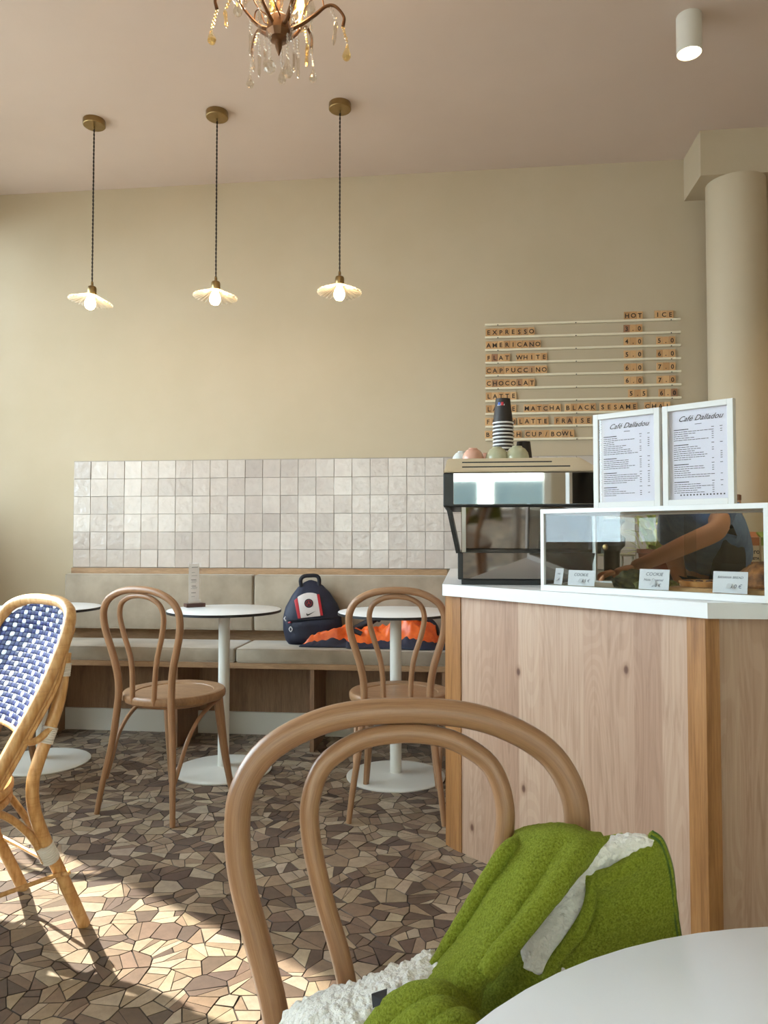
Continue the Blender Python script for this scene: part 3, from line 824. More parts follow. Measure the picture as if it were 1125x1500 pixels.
# ---- chandelier
CH = at_z(404, 52, 2.52)
CH = CW(-0.315, 2.2)
chn = thing('chandelier', 'bronze chandelier with glass flowers and crystal drops hanging from the ceiling', 'chandelier', (CH.x, CH.y, ZC), YAW)
M['crystal'] = thin_glass('crystal', (.93, .91, .86, 1), .16, .04)
M['amber'] = thin_glass('amber_crystal', (1.0, .86, .5, 1), .22, .06)
M['candle'] = emitter('candle_bulb', (1.0, .72, .36, 1), 16.0)
ZB = -.525     # hub height below the ceiling
finish('ceiling_rose', lathe([(0, 0), (.06, 0), (.055, -.02), (.02, -.035), (0, -.037)], 32), M['bronze'], chn)
finish('stem', tube([(0, 0, -.03), (0, 0, ZB+.05)], .006, 10), M['bronze'], chn)
finish('hub', lathe([(0, ZB+.09), (.008, ZB+.08), (.012, ZB+.05), (.028, ZB+.035), (.036, ZB+.01), (.040, ZB-.012), (.030, ZB-.03), (.012, ZB-.036), (.010, ZB-.055), (.004, ZB-.075), (0, ZB-.082)], 10), M['bronze'], chn, sharp=20)
def drop_bm(kind, seg=8):
    if kind == 'pear': return lathe([(0, 0), (.0035, -.004), (.006, -.014), (.0125, -.030), (.0135, -.038), (.009, -.047), (0, -.052)], seg)
    if kind == 'ball': return lathe([(0, 0), (.010, -.004), (.0165, -.013), (.0185, -.021), (.0165, -.030), (.009, -.038), (0, -.040)], 12)
    if kind == 'ice': return lathe([(0, 0), (.0055, -.006), (.0065, -.015), (.005, -.04), (.0065, -.055), (.003, -.068), (0, -.072)], 6)
    return lathe([(0, .005), (.0042, .0018), (.0042, -.0018), (0, -.005)], 6)
protos = {}
def piece(nm, kind, mat, par, loc, sc=1.0, tilt=0.0):
    k = (kind, mat)
    if k not in protos:
        o = finish(nm, drop_bm(kind), M[mat], par, sharp=15, smooth=False); protos[k] = o.data
    else:
        o = bpy.data.objects.new(nm, protos[k]); C.objects.link(o); o.parent = par
    o.location = loc; o.scale = (sc, sc, sc); o.rotation_euler = (tilt, tilt*.6, 0); return o
r = random.Random(9)
def strand(x, y, z, nb, end, mat, tilt=0.0, esc=1.0):
    for k in range(nb):
        piece('bead', 'bead', mat, chn, (x+tilt*k*.009, y, z-.010*k), 1.0+.3*r.random())
    piece('drop', end, mat, chn, (x+tilt*nb*.009, y, z-.010*nb+.003), esc, tilt*.5)
arms = []
NA = 6
for k in range(NA):
    a = 2*PI*k/NA + math.radians(4); ca, sa = math.cos(a), math.sin(a)
    pr = [(.030, .0), (.070, .022), (.110, .052), (.140, .078), (.168, .080), (.194, .050), (.192, .020)] if k % 2 == 0 else [(.030, .0), (.06, .01), (.095, .045), (.125, .085), (.160, .105), (.188, .085), (.184, .055)]
    P = catmull([(rr*ca, rr*sa, ZB+zz) for rr, zz in pr], 6)
    arm = finish('arm', tube(P, [.0065, .0062, .0058, .005, .0048, .0045, .0055], 8), M['bronze'], chn)
    # thin tendril above
    P2 = catmull([(rr*ca-.02*sa, rr*sa+.02*ca, ZB+zz) for rr, zz in [(.02, .02), (.06, .05), (.09, .105), (.125, .12), (.135, .09)]], 5)
    finish('tendril', tube(P2, .0022, 6), M['bronze'], arm)
    # candle and its glass flower cup
    rr, zz = (.118, .02) if k % 2 == 0 else (.118, .07)
    if k % 2 == 1 or k == 4:
        cupb = bm_new(); sg = 36
        rings = []
        for r0, z0 in ((.008, 0), (.02, .012), (.030, .026), (.036, .034)):
            rings.append([cupb.verts.new(((r0+.004*(r0/.036)*math.cos(9*2*PI*q/sg))*math.cos(2*PI*q/sg), (r0+.004*(r0/.036)*math.cos(9*2*PI*q/sg))*math.sin(2*PI*q/sg), z0)) for q in range(sg)])
        for A, B in zip(rings, rings[1:]):
            for q in range(sg): cupb.faces.new((A[q], A[(q+1) % sg], B[(q+1) % sg], B[q]))
        cu = finish('flower_cup', cupb, M['crystal'], chn); cu.location = (rr*ca, rr*sa, ZB+zz)
        cdl = finish('candle_sleeve', lathe([(0, 0), (.010, 0), (.010, .06), (0, .06)], 16), M['amber'], chn); cdl.location = (rr*ca, rr*sa, ZB+zz)
        cb = finish('candle_bulb', lathe([(0, .06), (.010, .066), (.014, .082), (.010, .10), (.003, .118), (0, .122)], 16), M['candle'], chn); cb.location = cdl.location
    tip = P[-1]
    strand(tip.x, tip.y, tip.z-.006, 5+k % 2, 'pear', 'crystal' if k % 3 else 'amber', .3*ca)
    mid = P[len(P)*4//7]
    strand(mid.x, mid.y, mid.z-.008, 4+k % 3, 'ice', 'amber' if k % 2 else 'crystal', .5*ca)
    low = P[len(P)*2//7]
    strand(low.x, low.y, low.z-.008, 4, 'ice', 'crystal')
# big leaf crystals standing round the hub
for k in range(8):
    a = 2*PI*k/8+.3
    o = finish('leaf_crystal', lathe([(0, 0), (.006, .006), (.014, .028), (.010, .052), (0, .07)], 6), M['amber' if k % 2 else 'crystal'], chn, smooth=False)
    o.location = (.042*math.cos(a), .042*math.sin(a), ZB+.03); o.scale = (1, .4, 1); o.rotation_euler = (0, .5*math.cos(a), a)
# central long drops
strand(-.022, -.03, ZB-.035, 8, 'ball', 'crystal', 0, 1.0)
strand(.030, -.028, ZB-.035, 7, 'pear', 'crystal', 0, 1.25)
strand(.006, .03, ZB-.04, 6, 'pear', 'crystal', 0, 1.0)
strand(.058, .0, ZB-.02, 6, 'ice', 'crystal', 0, 1.0)
strand(-.06, .01, ZB-.02, 5, 'ice', 'crystal', 0, 1.0)
l = add_light('chandelier_light', 'POINT', (0, 0, ZB+.16), energy=6, color=(1, .72, .42), shadow_soft_size=.06); l.parent = chn

# more ceiling spots over the service side, out of the picture to the right
spot(2.05, 3.2, 'white cylindrical ceiling spotlight over the serving side, right of the column', 60)

# ================================================================== LETTER MENU ON THE WALL
M['rail'] = plain('rail_paint', srgb(226, 214, 188), .5)
n = NT('scrabble_wood'); oi = n.n('ShaderNodeObjectInfo'); g = n.noise(n.coords((40, 4, 160)), 2, 3)
col = n.mix(.35, n.ramp(oi.outputs['Random'], [(0, srgb(186, 140, 92)), (.5, srgb(206, 160, 110)), (.9, srgb(214, 172, 122)), (1, srgb(150, 104, 74))]), n.ramp(g, [(.3, (.75, .66, .55, 1)), (.6, (1, 1, 1, 1))]), 'MULTIPLY')
n.set(col, .5, 0); M['tile_wood'] = n.m
M['letter'] = plain('letter_black', srgb(38, 28, 22), .7)
MB = thing('letter_menu', 'wall menu of white rails holding small wooden letter tiles', 'menu board', (0.63, YB, 1.9))
def lx(x): return x-0.63
def lz(z): return z-1.9
RZ0 = 2.2425; RP = .0706
for k in range(10):
    z = RZ0-RP*k
    rl = bm_new(); add_box(rl, (lx(.63), -.007, lz(z)), (1.04, .014, .006), .001, 1); add_box(rl, (lx(.63), -.0135, lz(z)+.004), (1.04, .002, .010), .0008, 1)
    ro = finish('rail', rl, M['rail'], MB, smooth=False)
    for xx in (.18, .6, 1.1):
        pn = lathe([(0, 0), (.003, 0), (.003, .003), (0, .003)], 10, M=Matrix.Rotation(PI/2, 4, 'X')); q = finish('nail', pn, M['black'], ro); q.location = (lx(xx), -.015, lz(z)-.001)
bm = bm_new(); add_box(bm, (0, 0, 0), (.0322, .005, .044), .0012, 1); tl = finish('letter_tile', bm, M['tile_wood'], MB, smooth=False); tdata = tl.data; bpy.data.objects.remove(tl)
r = random.Random(21)
def word(s, x0, row, pitch=.0333):
    for k, chh in enumerate(s):
        if chh == ' ': continue
        z = RZ0-RP*(row)+.0265+.0035+r.uniform(-.001, .001); x = x0+pitch*(k+.5)
        o = bpy.data.objects.new('letter_tile', tdata); C.objects.link(o); o.parent = MB
        o.location = (lx(x), -.0085, lz(z)); o.rotation_euler = (0, r.uniform(-.02, .02), 0)
        if chh == '_': continue
        me = text_mesh(chh, .034, .0004, 'CENTER', 0.0, .0006)
        if not me.materials: me.materials.append(M['letter'])
        t = bpy.data.objects.new('letter', me); C.objects.link(t); t.parent = o; t.location = (0, -.0031, -.0122); t.rotation_euler = (PI/2, 0, 0)
word('HOT', .855, 0); word('ICE', 1.015, 0)
rowsx = [('EXPRESSO', '3.0', ''), ('AMERICANO', '4.0', '5.0'), ('FLAT WHITE', '5.0', '6.0'), ('CAPPUCCINO', '6.0', '7.0'), ('CHOCOLAT', '6.0', '7.0'), ('LATTE', '5.5', '6.0')]
for k, (a, b, c) in enumerate(rowsx):
    word(a, .113, k+1)
    word(b, .852 if k != 5 else .872, k+1)
    if c: word(c, 1.022 if k != 5 else 1.03, k+1)
word('LATTE', .113, 7); word('MATCHA', .318, 7); word('BLACK', .537, 7); word('SESAME', .722, 7); word('CHAI', .955, 7, .0345)
word('FRESH', .108, 8); word('LATTE', .285, 8); word('FRAISE', .48, 8)
word('BRUNCH', .106, 9); word('CUP/BOWL', .322, 9)

# ================================================================== ESPRESSO MACHINE
M['mirror'] = plain('polished_steel', srgb(226, 226, 222), .035, 1.0)
M['mirror_dark'] = plain('smoked_polished_steel', srgb(150, 140, 132), .05, 1.0)
M['steel'] = plain('brushed_steel', srgb(200, 198, 194), .28, 1.0)
M['champagne'] = plain('cream_top_cover', srgb(226, 208, 178), .3, .35)
em = thing('espresso_machine', 'mirrored espresso machine on the left end of the white worktop', 'coffee machine', (.19, 2.86, WT))
ex0, ex1 = -.235, .248       # body ends, local x
def ebox(name, x0, x1, y0, y1, z0, z1, m, bev=.002, par=None):
    return finish(name, box2(x0, x1, y0, y1, z0, z1, bev), M[m], par or em, smooth=False)
fy = -.265                    # customer face, local y
ebox('foot_plinth', ex0+.03, ex1-.03, fy+.02, .22, 0.0, .018, 'black')
def slant(name, x0, x1, ya, yb, za, zb, th, m, par=None):
    bm = bm_new(); v = [bm.verts.new(p) for p in [(x0, ya, za), (x1, ya, za), (x1, ya+th, za), (x0, ya+th, za), (x0, yb, zb), (x1, yb, zb), (x1, yb+th, zb), (x0, yb+th, zb)]]
    for f in ((0, 1, 2, 3), (7, 6, 5, 4), (0, 4, 5, 1), (1, 5, 6, 2), (2, 6, 7, 3), (3, 7, 4, 0)): bm.faces.new([v[q] for q in f])
    return finish(name, bm, M[m], par or em, smooth=False)
lo = ebox('lower_body', ex0+.018, ex1, fy-.0, .23, .018, .112, 'black', .004)
slant('lower_panel', ex0+.036, ex1-.004, fy-.0015, fy-.016, .022, .110, .006, 'mirror_dark', lo)
up = ebox('upper_body', ex0-.03, ex1+.02, fy-.035, .23, .266, .382, 'black', .004)
ebox('upper_panel', ex0+.004, ex1+.018, fy-.043, fy-.035, .274, .380, 'mirror', .001, up)
# waist: slanted mirrored back panel between two black slanted side plates
slant('waist_panel', ex0+.03, ex1-.0, fy+.035, fy+.012, .110, .268, .15, 'mirror_dark')
for (x0a, x0b) in ((ex0+.012, ex0-.022), (ex1+.0, ex1+.01)):
    bm = bm_new()
    v = [bm.verts.new(p) for p in [(x0a, fy+.0, .108), (x0a+.014, fy+.0, .108), (x0a+.014, .2, .108), (x0a, .2, .108), (x0b, fy-.02, .27), (x0b+.014, fy-.02, .27), (x0b+.014, .2, .27), (x0b, .2, .27)]]
    for f in ((0, 1, 2, 3), (7, 6, 5, 4), (0, 4, 5, 1), (1, 5, 6, 2), (2, 6, 7, 3), (3, 7, 4, 0)): bm.faces.new([v[q] for q in f])
    finish('side_plate', bm, M['black'], em, smooth=False)
slant('side_trim', ex0+.032, ex0+.046, fy+.004, fy-.016, .110, .268, .01, 'steel')
# top cover with chamfered ends and two slots
bm = bm_new()
zt0, zt1 = .384, .432
x0, x1, y0, y1 = ex0-.028, ex1+.02, fy-.034, .22
v = [bm.verts.new(p) for p in [(x0, y0, zt0), (x1, y0, zt0), (x1, y1, zt0), (x0, y1, zt0), (x0+.012, y0+.012, zt1), (x1-.075, y0+.012, zt1), (x1-.075, y1-.02, zt1), (x0+.012, y1-.02, zt1)]]
for f in ((3, 2, 1, 0), (4, 5, 6, 7), (0, 1, 5, 4), (1, 2, 6, 5), (2, 3, 7, 6), (3, 0, 4, 7)): bm.faces.new([v[q] for q in f])
bmesh.ops.bevel(bm, geom=list(bm.edges), offset=.003, segments=2, affect='EDGES')
tc = finish('top_cover', bm, M['champagne'], em, smooth=False)
for z_, xe in ((.418, .10), (.402, .16)):
    sl = box(((x0+.062+xe)/2, y0+.0015+(z_-zt0)*.25, z_), (xe-x0-.062, .004, .0045)); finish('slot', sl, M['black'], tc, smooth=False)
# working side: group heads and spouts on the barista face
for gx in (-.1, .12):
    gh = finish('group_head', lathe([(0, .27), (.035, .27), (.035, .235), (.03, .225), (0, .225)], 24, c=(gx, .235, 0)), M['steel'], em)
    finish('portafilter', tube([(gx, .25, .232), (gx, .30, .232), (gx, .39, .225)], [.012, .011, .014], 10), M['black'], gh)
finish('drip_tray', box2(ex0+.02, ex1-.01, .22, .33, .03, .05, .003), M['steel'], em, smooth=False)
ETOP = WT+.4325
# upturned bowls
M['gl_white'] = plain('white_glaze', srgb(206, 210, 206), .15); M['gl_pink'] = plain('pink_glaze', srgb(206, 160, 140), .15); M['gl_green'] = mottled('green_glaze', srgb(168, 168, 138), srgb(186, 184, 156), 20, .15)
def bowl(px, col, label, dy=0.0, s=1.0):
    q = at_y(px, 668, 2.62+dy)
    bmn = lathe([(0, .047), (.012, .0475), (.019, .047), (.020, .0435), (.032, .037), (.042, .024), (.046, .010), (.047, .0), (.0445, .0), (.043, .010), (.038, .023), (.029, .033), (0, .040)], 36)
    o = finish('bowl', bmn, M[col], None); o.location = (q.x, 2.62+dy+.05, ETOP); o.scale = (s, s, s*1.12)
    set_props(o, label, 'bowl', 'bowls upside down on the coffee machine'); return o
bowl(676, 'gl_white', 'pale grey bowl upside down, leftmost on the coffee machine', .025, .72)
bowl(693, 'gl_pink', 'larger pink glazed bowl upside down on the coffee machine', -.03, .80)
bowl(712, 'gl_pink', 'smaller pink bowl peeking between the large pink and the left green one', .06, .66)
bowl(729, 'gl_green', 'left green-grey bowl upside down, in front of the cup stack', -.03, .86)
bowl(759, 'gl_green', 'right green-grey bowl upside down, in front of the single black cup', -.03, .90)
# paper cups, upside down
M['cup_black'] = plain('black_card', srgb(40, 33, 30), .55); M['cup_rim'] = plain('white_card', srgb(222, 222, 222), .5)
def cup(x, y, z, label, grp=None, sc=1.0):
    o = finish('paper_cup', lathe([(.0385, .004), (.0385, .0), (.035, .0), (.0265, .092), (0, .092), (0, .097), (.0275, .097), (.0382, .0045)], 32), M['cup_black'], None)
    finish('rim', lathe([(.0385, 0), (.0402, .001), (.0405, .0045), (.0392, .0065), (.0386, .0064), (.0383, 0)], 32), M['cup_rim'], o)
    o.location = (x, y, z); o.scale = (sc, sc, sc)
    return set_props(o, label, 'cup', grp)
q = at_y(738, 668, 2.80)
zb = ETOP; N_ = 12
first = None
for k in range(N_):
    lab = 'black upside-down paper cup, its white rim the %s from the bottom of the tall stack' % ['first', 'second', 'third', 'fourth', 'fifth', 'sixth', 'seventh', 'eighth', 'ninth', 'tenth', 'eleventh', 'twelfth'][k] if k < N_-1 else 'topmost black paper cup of the stack, with a small flag sticker'
    if first is None: o = first = cup(q.x, 2.80, zb, lab, 'upside-down paper cups in one stack', .97)
    else:
        o = copy_tree(first); o.location = (q.x+r.uniform(-.0008, .0008)-.0002*k, 2.80, zb+.0135*k); o['label'] = lab
topc = o
M['st_white'] = plain('sticker_white', srgb(225, 225, 230), .5); M['st_blue'] = plain('sticker_blue', srgb(60, 90, 170), .5); M['st_red'] = plain('sticker_red', srgb(190, 50, 60), .5)
def curved(rad0, z0, z1, a0, a1, k=.092):
    rows = []
    for i_ in range(4):
        z = z0+(z1-z0)*i_/3; rr = .0388-(.0388-.0272)*z/.092+.0006
        rows.append([Vector((rr*math.cos(a0+(a1-a0)*j/6), rr*math.sin(a0+(a1-a0)*j/6), z)) for j in range(7)])
    return grid_bm(rows, 0)
a0 = -PI/2-.75
finish('sticker', curved(0, .068, .088, a0, a0+.9), M['st_white'], topc)
finish('sticker', curved(0, .070, .081, a0+.05, a0+.36), M['st_blue'], topc).scale = (1.01, 1.01, 1)
finish('sticker', curved(0, .068, .081, a0+.46, a0+.78), M['st_red'], topc).scale = (1.01, 1.01, 1)
q = at_y(767, 668, 2.84); cup(q.x, 2.84, ETOP, 'single black paper cup upside down beside the tall stack', None, .90)
q0, q1 = at_y(703, 660, 3.0), at_y(803, 660, 3.0)
tr = thing('tray', 'low black tray with a raised end behind the cups on the coffee machine', 'tray', ((q0.x+q1.x)/2, 3.0, ETOP)); w = (q1.x-q0.x)/2
finish('tray_plate', box2(-w, w, -.05, .06, .028, .034, .001), M['black'], tr, smooth=False)
finish('tray_foot', box2(w-.062, w-.004, -.05, .06, .0, .028, .003), M['black'], tr, smooth=False)
finish('tray_foot', box2(-w+.004, -w+.03, -.05, .06, .0, .028, .003), M['black'], tr, smooth=False)

# ================================================================== DISPLAY CASE
cA, cB = Vector((.227, 2.335)), Vector((.736, 1.937))
cdv = (cB-cA).normalized(); cang = math.atan2(cdv.y, cdv.x); CL = (cB-cA).length+.004; CDp = .33
case = thing('display_case', 'white-framed glass display case on the counter holding cakes and bread', 'display case', (cA.x, cA.y, WT+.0005), cang)
H = .248
def cpart(name, x0, x1, y0, y1, z0, z1, m, par=None, bev=.001): return finish(name, box2(x0, x1, y0, y1, z0, z1, bev), M[m], par or case, smooth=False)
b_ = .0145
cpart('rail', 0, CL, 0, .016, 0, .018, 'white'); cpart('rail', 0, CL, 0, .016, H-.014, H, 'white')
cpart('rail', 0, CL, CDp-.016, CDp, 0, .018, 'white'); cpart('rail', 0, CL, CDp-.016, CDp, H-.014, H, 'white')
for x in (0, CL-.012):
    cpart('rail', x, x+.012, .016, CDp-.016, 0, .018, 'white'); cpart('rail', x, x+.012, .016, CDp-.016, H-.014, H, 'white')
    for y in (0, CDp-.012): cpart('stile', x, x+.012, y, y+.012, .018, H-.014, 'white')
cpart('top_board', .012, CL-.012, .016, CDp-.016, H-.010, H-.002, 'white')
M['pale_board'] = plain('pale_base_board', srgb(206, 190, 164), .5)
cpart('base_board', .012, CL-.012, .016, CDp-.016, .002, .012, 'pale_board')
M['case_glass'] = thin_glass('case_glass', (.94, .95, .935, 1), .0, 0.0, .62)
cpart('front_pane', .012, CL-.012, .006, .009, .018, H-.014, 'case_glass', bev=0)
cpart('side_pane', .004, .007, .012, CDp-.012, .018, H-.014, 'case_glass', bev=0)
cpart('side_pane', CL-.007, CL-.004, .012, CDp-.012, .018, H-.014, 'case_glass', bev=0)
for k in range(2):
    dr = cpart('sliding_door', .012+k*(CL/2-.03), CL/2+.02+k*(CL/2-.034), CDp-.010+k*.005, CDp-.007+k*.005, .018, H-.014, 'case_glass', bev=0)
    kx = .05 if k == 0 else CL-.055
    finish('knob', lathe([(0, 0), (.008, .001), (.010, .006), (.007, .011), (0, .012)], 20, c=(0, 0, 0), M=Matrix.Translation((kx, CDp-.012, .13)) @ Matrix.Rotation(PI/2, 4, 'X')), M['brass'], dr)
def CA(lx_, ly, lz_): 
    c, s = math.cos(cang), math.sin(cang); return Vector((cA.x+lx_*c-ly*s, cA.y+lx_*s+ly*c, WT+.0005+lz_))
def case_x(px):   # where along the case front a sight line at picture column px crosses it
    rr = ray(px, 800); nn = Vector((-cdv.y, cdv.x)); t = nn.dot(cA)/nn.dot(Vector((rr.x, rr.y))); p_ = Vector((rr.x*t, rr.y*t))-cA; return p_.dot(cdv)
# price cards
def card(x0, x1, ly, h, lines, label, rz=0.0, lean=.16):
    w = x1-x0; p_ = CA((x0+x1)/2, ly, .019)
    t = thing('price_card', label, 'price card', p_, cang+rz, 'hand-written price cards in the display case')
    cc = finish('card', box((0, .0, h/2), (w, .0012, h), rot=None), M['paper_w'], t, smooth=False)
    cc.rotation_euler = (-lean, 0, 0)
    for s_, sz, dx, zz in lines:
        text_obj('handwriting', s_, M['pen'], cc, (dx*w, -.0009, zz*h), (PI/2, 0, 0), sz, .0001, 'CENTER', .25)
    finish('prop', box((0, .010, h*.3), (.012, .02, .001)), M['paper_w'], t, smooth=False).rotation_euler = (.7, 0, 0)
M['paper_w'] = plain('white_card', srgb(230, 230, 238), .6); M['pen'] = plain('pen_ink', srgb(70, 76, 100), .8)
card(case_x(824), case_x(863), .028, .046, [('COOKIE', .0125, -.02, .62), ('4.5 €', .0125, .16, .24)], 'leftmost upright price card reading COOKIE 4.5')
card(case_x(930), case_x(974), .020, .056, [('COOKIE', .013, .0, .68), ('Noix Caramel', .0095, -.02, .42), ('5.0 €', .012, .08, .14)], 'price card for the caramel cookie, between the dark cakes and the tart')
card(case_x(1038), case_x(1089), .022, .056, [('BANANA BREAD', .0085, .0, .68), ('5.0 €', .014, .16, .24)], 'price card in front of the brown loaf')
card(case_x(800), case_x(818), .030, .050, [('CAKE', .007, .0, .62), ('4 €', .010, .0, .25)], 'narrow slanted price card in the left corner of the display case', -.45)
# food
M['dark_cake'] = mottled('dark_crumb', srgb(40, 34, 20), srgb(86, 80, 40), 60, .8, .6, 200, bdist=.004)
M['green_cake'] = mottled('green_crumb', srgb(84, 80, 34), srgb(122, 118, 56), 60, .8, .6, 200, bdist=.004)
M['crust'] = mottled('loaf_crust', srgb(96, 52, 24), srgb(176, 114, 60), 28, .7, .8, 90, bdist=.005)
M['tart'] = mottled('tart_pastry', srgb(190, 128, 70), srgb(214, 160, 100), 40, .6, .4, 90); M['tart_fill'] = plain('tart_filling', srgb(84, 30, 18), .35)
M['board'] = wood('cutting_board', srgb(170, 122, 76), srgb(196, 150, 100), srgb(208, 166, 116), (3, 30, 30), .5)
def lump(name, loc, s, mat, label, cat, grp=None, rough=.12, seed=0, rz=0):
    bm = bm_new(); bmesh.ops.create_icosphere(bm, subdivisions=4, radius=1.0)
    for v in bm.verts:
        c = v.co.normalized(); d = 1+rough*noise.noise(c*2.2+Vector((seed, 0, 0)))+rough*.5*noise.noise(c*6+Vector((0, seed, 0)))
        z = c.z*d
        v.co = Vector((c.x*d*s[0], c.y*d*s[1], max(-.3, z)*s[2]))
    o = finish(name, bm, M[mat], None, sharp=80); o.location = loc+Vector((0, 0, .3*s[2])); o.rotation_euler = (0, 0, rz)
    return set_props(o, label, cat, grp)
px_c = case_x(880)
lump('cake', CA(.215, .16, .0125), (.052, .055, .040), 'dark_cake', 'dark chocolate cake behind the COOKIE card', 'cake', None, .2, 1)
lump('cake', CA(.285, .15, .0125), (.055, .05, .026), 'green_cake', 'low green-brown cake right of the dark chocolate cake', 'cake', None, .2, 4)
lump('cake', CA(.335, .14, .0125), (.03, .04, .022), 'green_cake', 'small green-brown cake piece at the end of the cake row', 'cake', None, .25, 7)
bt = thing('cutting_board', 'wooden board under the tart in the display case', 'board', CA(.435, .15, .0125), cang)
finish('board', box((0, 0, .007), (.13, .2, .014), .003), M['board'], bt, smooth=False)
tt = thing('tart', 'flat golden tart with dark fruit filling on the wooden board', 'tart', CA(.435, .13, .027), cang)
finish('pastry', lathe([(0, .0), (.055, 0), (.060, .014), (.056, .016), (.052, .010), (0, .009)], 40), M['tart'], tt)
for k in range(9):
    a = k*2*PI/9; o = finish('fruit', lathe([(0, .0055), (.010, .003), (.011, 0), (0, -.002)], 12), M['tart_fill'], tt); o.location = (.04*math.cos(a), .04*math.sin(a), .011)
bt = thing('cutting_board', 'wooden board under the brown loaf in the display case', 'board', CA(.575, .17, .0125), cang)
finish('board', box((0, 0, .008), (.12, .24, .016), .003), M['board'], bt, smooth=False)
lump('loaf', CA(.582, .17, .0285), (.062, .085, .052), 'crust', 'large brown crusty loaf at the right of the display case', 'bread', None, .1, 11)

# picture-frame menus on top of the case
M['frame_white'] = plain('frame_white', srgb(216, 214, 210), .4); M['menu_paper'] = plain('menu_paper', srgb(214, 212, 222), .35)
M['mg'] = thin_glass('menu_glass', (1, 1, 1, 1), .0)
def menu(px0, px1, label, seed, rz=0.0):
    x0, x1 = case_x(px0), case_x(px1); w = x1-x0; h = .272
    p_ = CA((x0+x1)/2, .030, H+.0005)
    t = thing('framed_menu', label, 'menu', p_, cang+rz, 'framed menus standing on the display case')
    fw = .0155
    for a in (((-w/2+fw/2), 0, h/2, fw, h), ((w/2-fw/2), 0, h/2, fw, h), (0, 0, fw/2, w-2*fw, fw), (0, 0, h-fw/2, w-2*fw, fw)):
        finish('frame_bar', box((a[0], 0, a[2]), (a[3], .020, a[4]), .001), M['frame_white'], t, smooth=False)
    pg = finish('page', box((0, .003, h/2), (w-2*fw, .003, h-2*fw)), M['menu_paper'], t, smooth=False)
    finish('backing', box((0, .007, h/2), (w-2*fw, .003, h-2*fw)), M['black'], t, smooth=False)
    finish('glass', box((0, -.004, h/2), (w-2*fw, .0012, h-2*fw)), M['mg'], t, smooth=False)
    finish('stand', box((0, .045, h*.42), (.04, .002, h*.85), rot=Matrix.Rotation(.30, 3, 'X')), M['black'], t, smooth=False)
    text_obj('title', 'Café Dalladou', M['ink'], pg, (.004, .001, h-fw-.030), (PI/2, 0, 0), .0205, .0001, 'CENTER', .55, .0001)
    rr = random.Random(seed); bm = bm_new(); z = h-fw-.052; yy = .0012
    iw = (w-2*fw)
    add_box(bm, (.0, yy, h-fw-.040), (.018, .0004, .0014))
    secs = [(9, 'a'), (5, 'b'), (5, 'a'), (4, 'b')] if seed == 1 else [(5, 'a'), (7, 'a'), (6, 'b'), (5, 'a')]
    for cnt, kd in secs:
        x = -iw/2+.012
        add_box(bm, (x+.02, yy, z), (.04, .0004, .0022)); add_box(bm, (iw*.24, yy, z+.001), (.007, .0004, .0016)); add_box(bm, (iw*.38, yy, z+.001), (.007, .0004, .0016)); z -= .0062
        for q in range(cnt):
            L = rr.uniform(.03, .105); xx = x
            while xx < x+L:
                wl = rr.uniform(.004, .013); add_box(bm, (xx+wl/2, yy, z), (wl, .0004, .00155)); xx += wl+.0015
            if rr.random() < .8: add_box(bm, (iw*.24, yy, z), (.005, .0004, .0016))
            if rr.random() < .5: add_box(bm, (iw*.38, yy, z), (.005, .0004, .0016))
            z -= .0056
        z -= .0075
    if seed == 2:
        for q in range(14): add_box(bm, (-iw/2+.03+q*.0088, yy, fw+.012), (.0038, .0004, .0038))
    o = finish('print', bm, M['ink'], pg, smooth=False); o['kind'] = 'stuff'
menu(865.5, 962.5, 'left framed menu on the display case, nearer the coffee machine', 1, .02)
menu(967, 1073, 'right framed menu on the display case, beside the column', 2, -.02)

# things behind the glass: service shelf, jug, tub, grinder, plant, cartons, bottle
M['kraft'] = plain('kraft_brown', srgb(170, 124, 92), .6)
M['shelf_white'] = plain('shelf_enamel', srgb(200, 196, 176), .4)
sh = thing('service_rack', 'small two-tier white rack on the worktop behind the display case', 'rack', (.56, 3.42, WT), 0)
finish('shelf', box2(-.14, .16, -.12, .12, .082, .092, .002), M['shelf_white'], sh, smooth=False)
for sx in (-.135, .15):
    for sy in (-.11, .105): finish('leg', tube([(sx, sy, 0), (sx, sy, .084)], .005, 8), M['shelf_white'], sh)
jg = thing('jug', 'clear blender jug standing on the small rack behind the case', 'jug', (.46, 3.40, WT+.0925))
M['jug_glass'] = thin_glass('jug_glass', (.86, .88, .84, 1), .12)
finish('vessel', lathe([(0, .0), (.035, .0), (.047, .14), (.049, .142), (.046, .141), (.033, .004), (0, .004)], 28), M['jug_glass'], jg)
finish('handle', tube(catmull([(.04, 0, .03), (.075, 0, .05), (.078, 0, .10), (.045, 0, .125)], 5), .006, 8), M['jug_glass'], jg)
finish('note', box((-.0, -.047, .07), (.04, .0012, .05)), M['paper_dim'], jg, smooth=False)
tb = finish('tub', lathe([(0, 0), (.045, 0), (.055, .055), (.058, .056), (.058, .062), (0, .062)], 32), plain('teal_grey_plastic', srgb(88, 100, 98), .4), None); tb.location = (.63, 3.40, WT+.0925)
set_props(tb, 'grey-green lidded tub on the small rack behind the case', 'tub')
gr = thing('grinder', 'black coffee grinder on the worktop seen through the case', 'grinder', (.40, 2.93+.06, WT)); gr.location = (.585, 2.80+.16, WT)
gr.location = (.56, 2.98, WT)
finish('body', lathe([(0, 0), (.045, 0), (.045, .01), (.03, .02), (.03, .11), (.05, .13), (.052, .16), (.035, .175), (.03, .20), (.05, .222), (.05, .232), (0, .236)], 32), M['black'], gr)
pl = thing('potted_plant', 'green and yellow leafy plant in a terracotta pot behind the display case', 'plant', (.83, 3.42, .9)); pl.scale = (1.25, 1.25, 1.4)
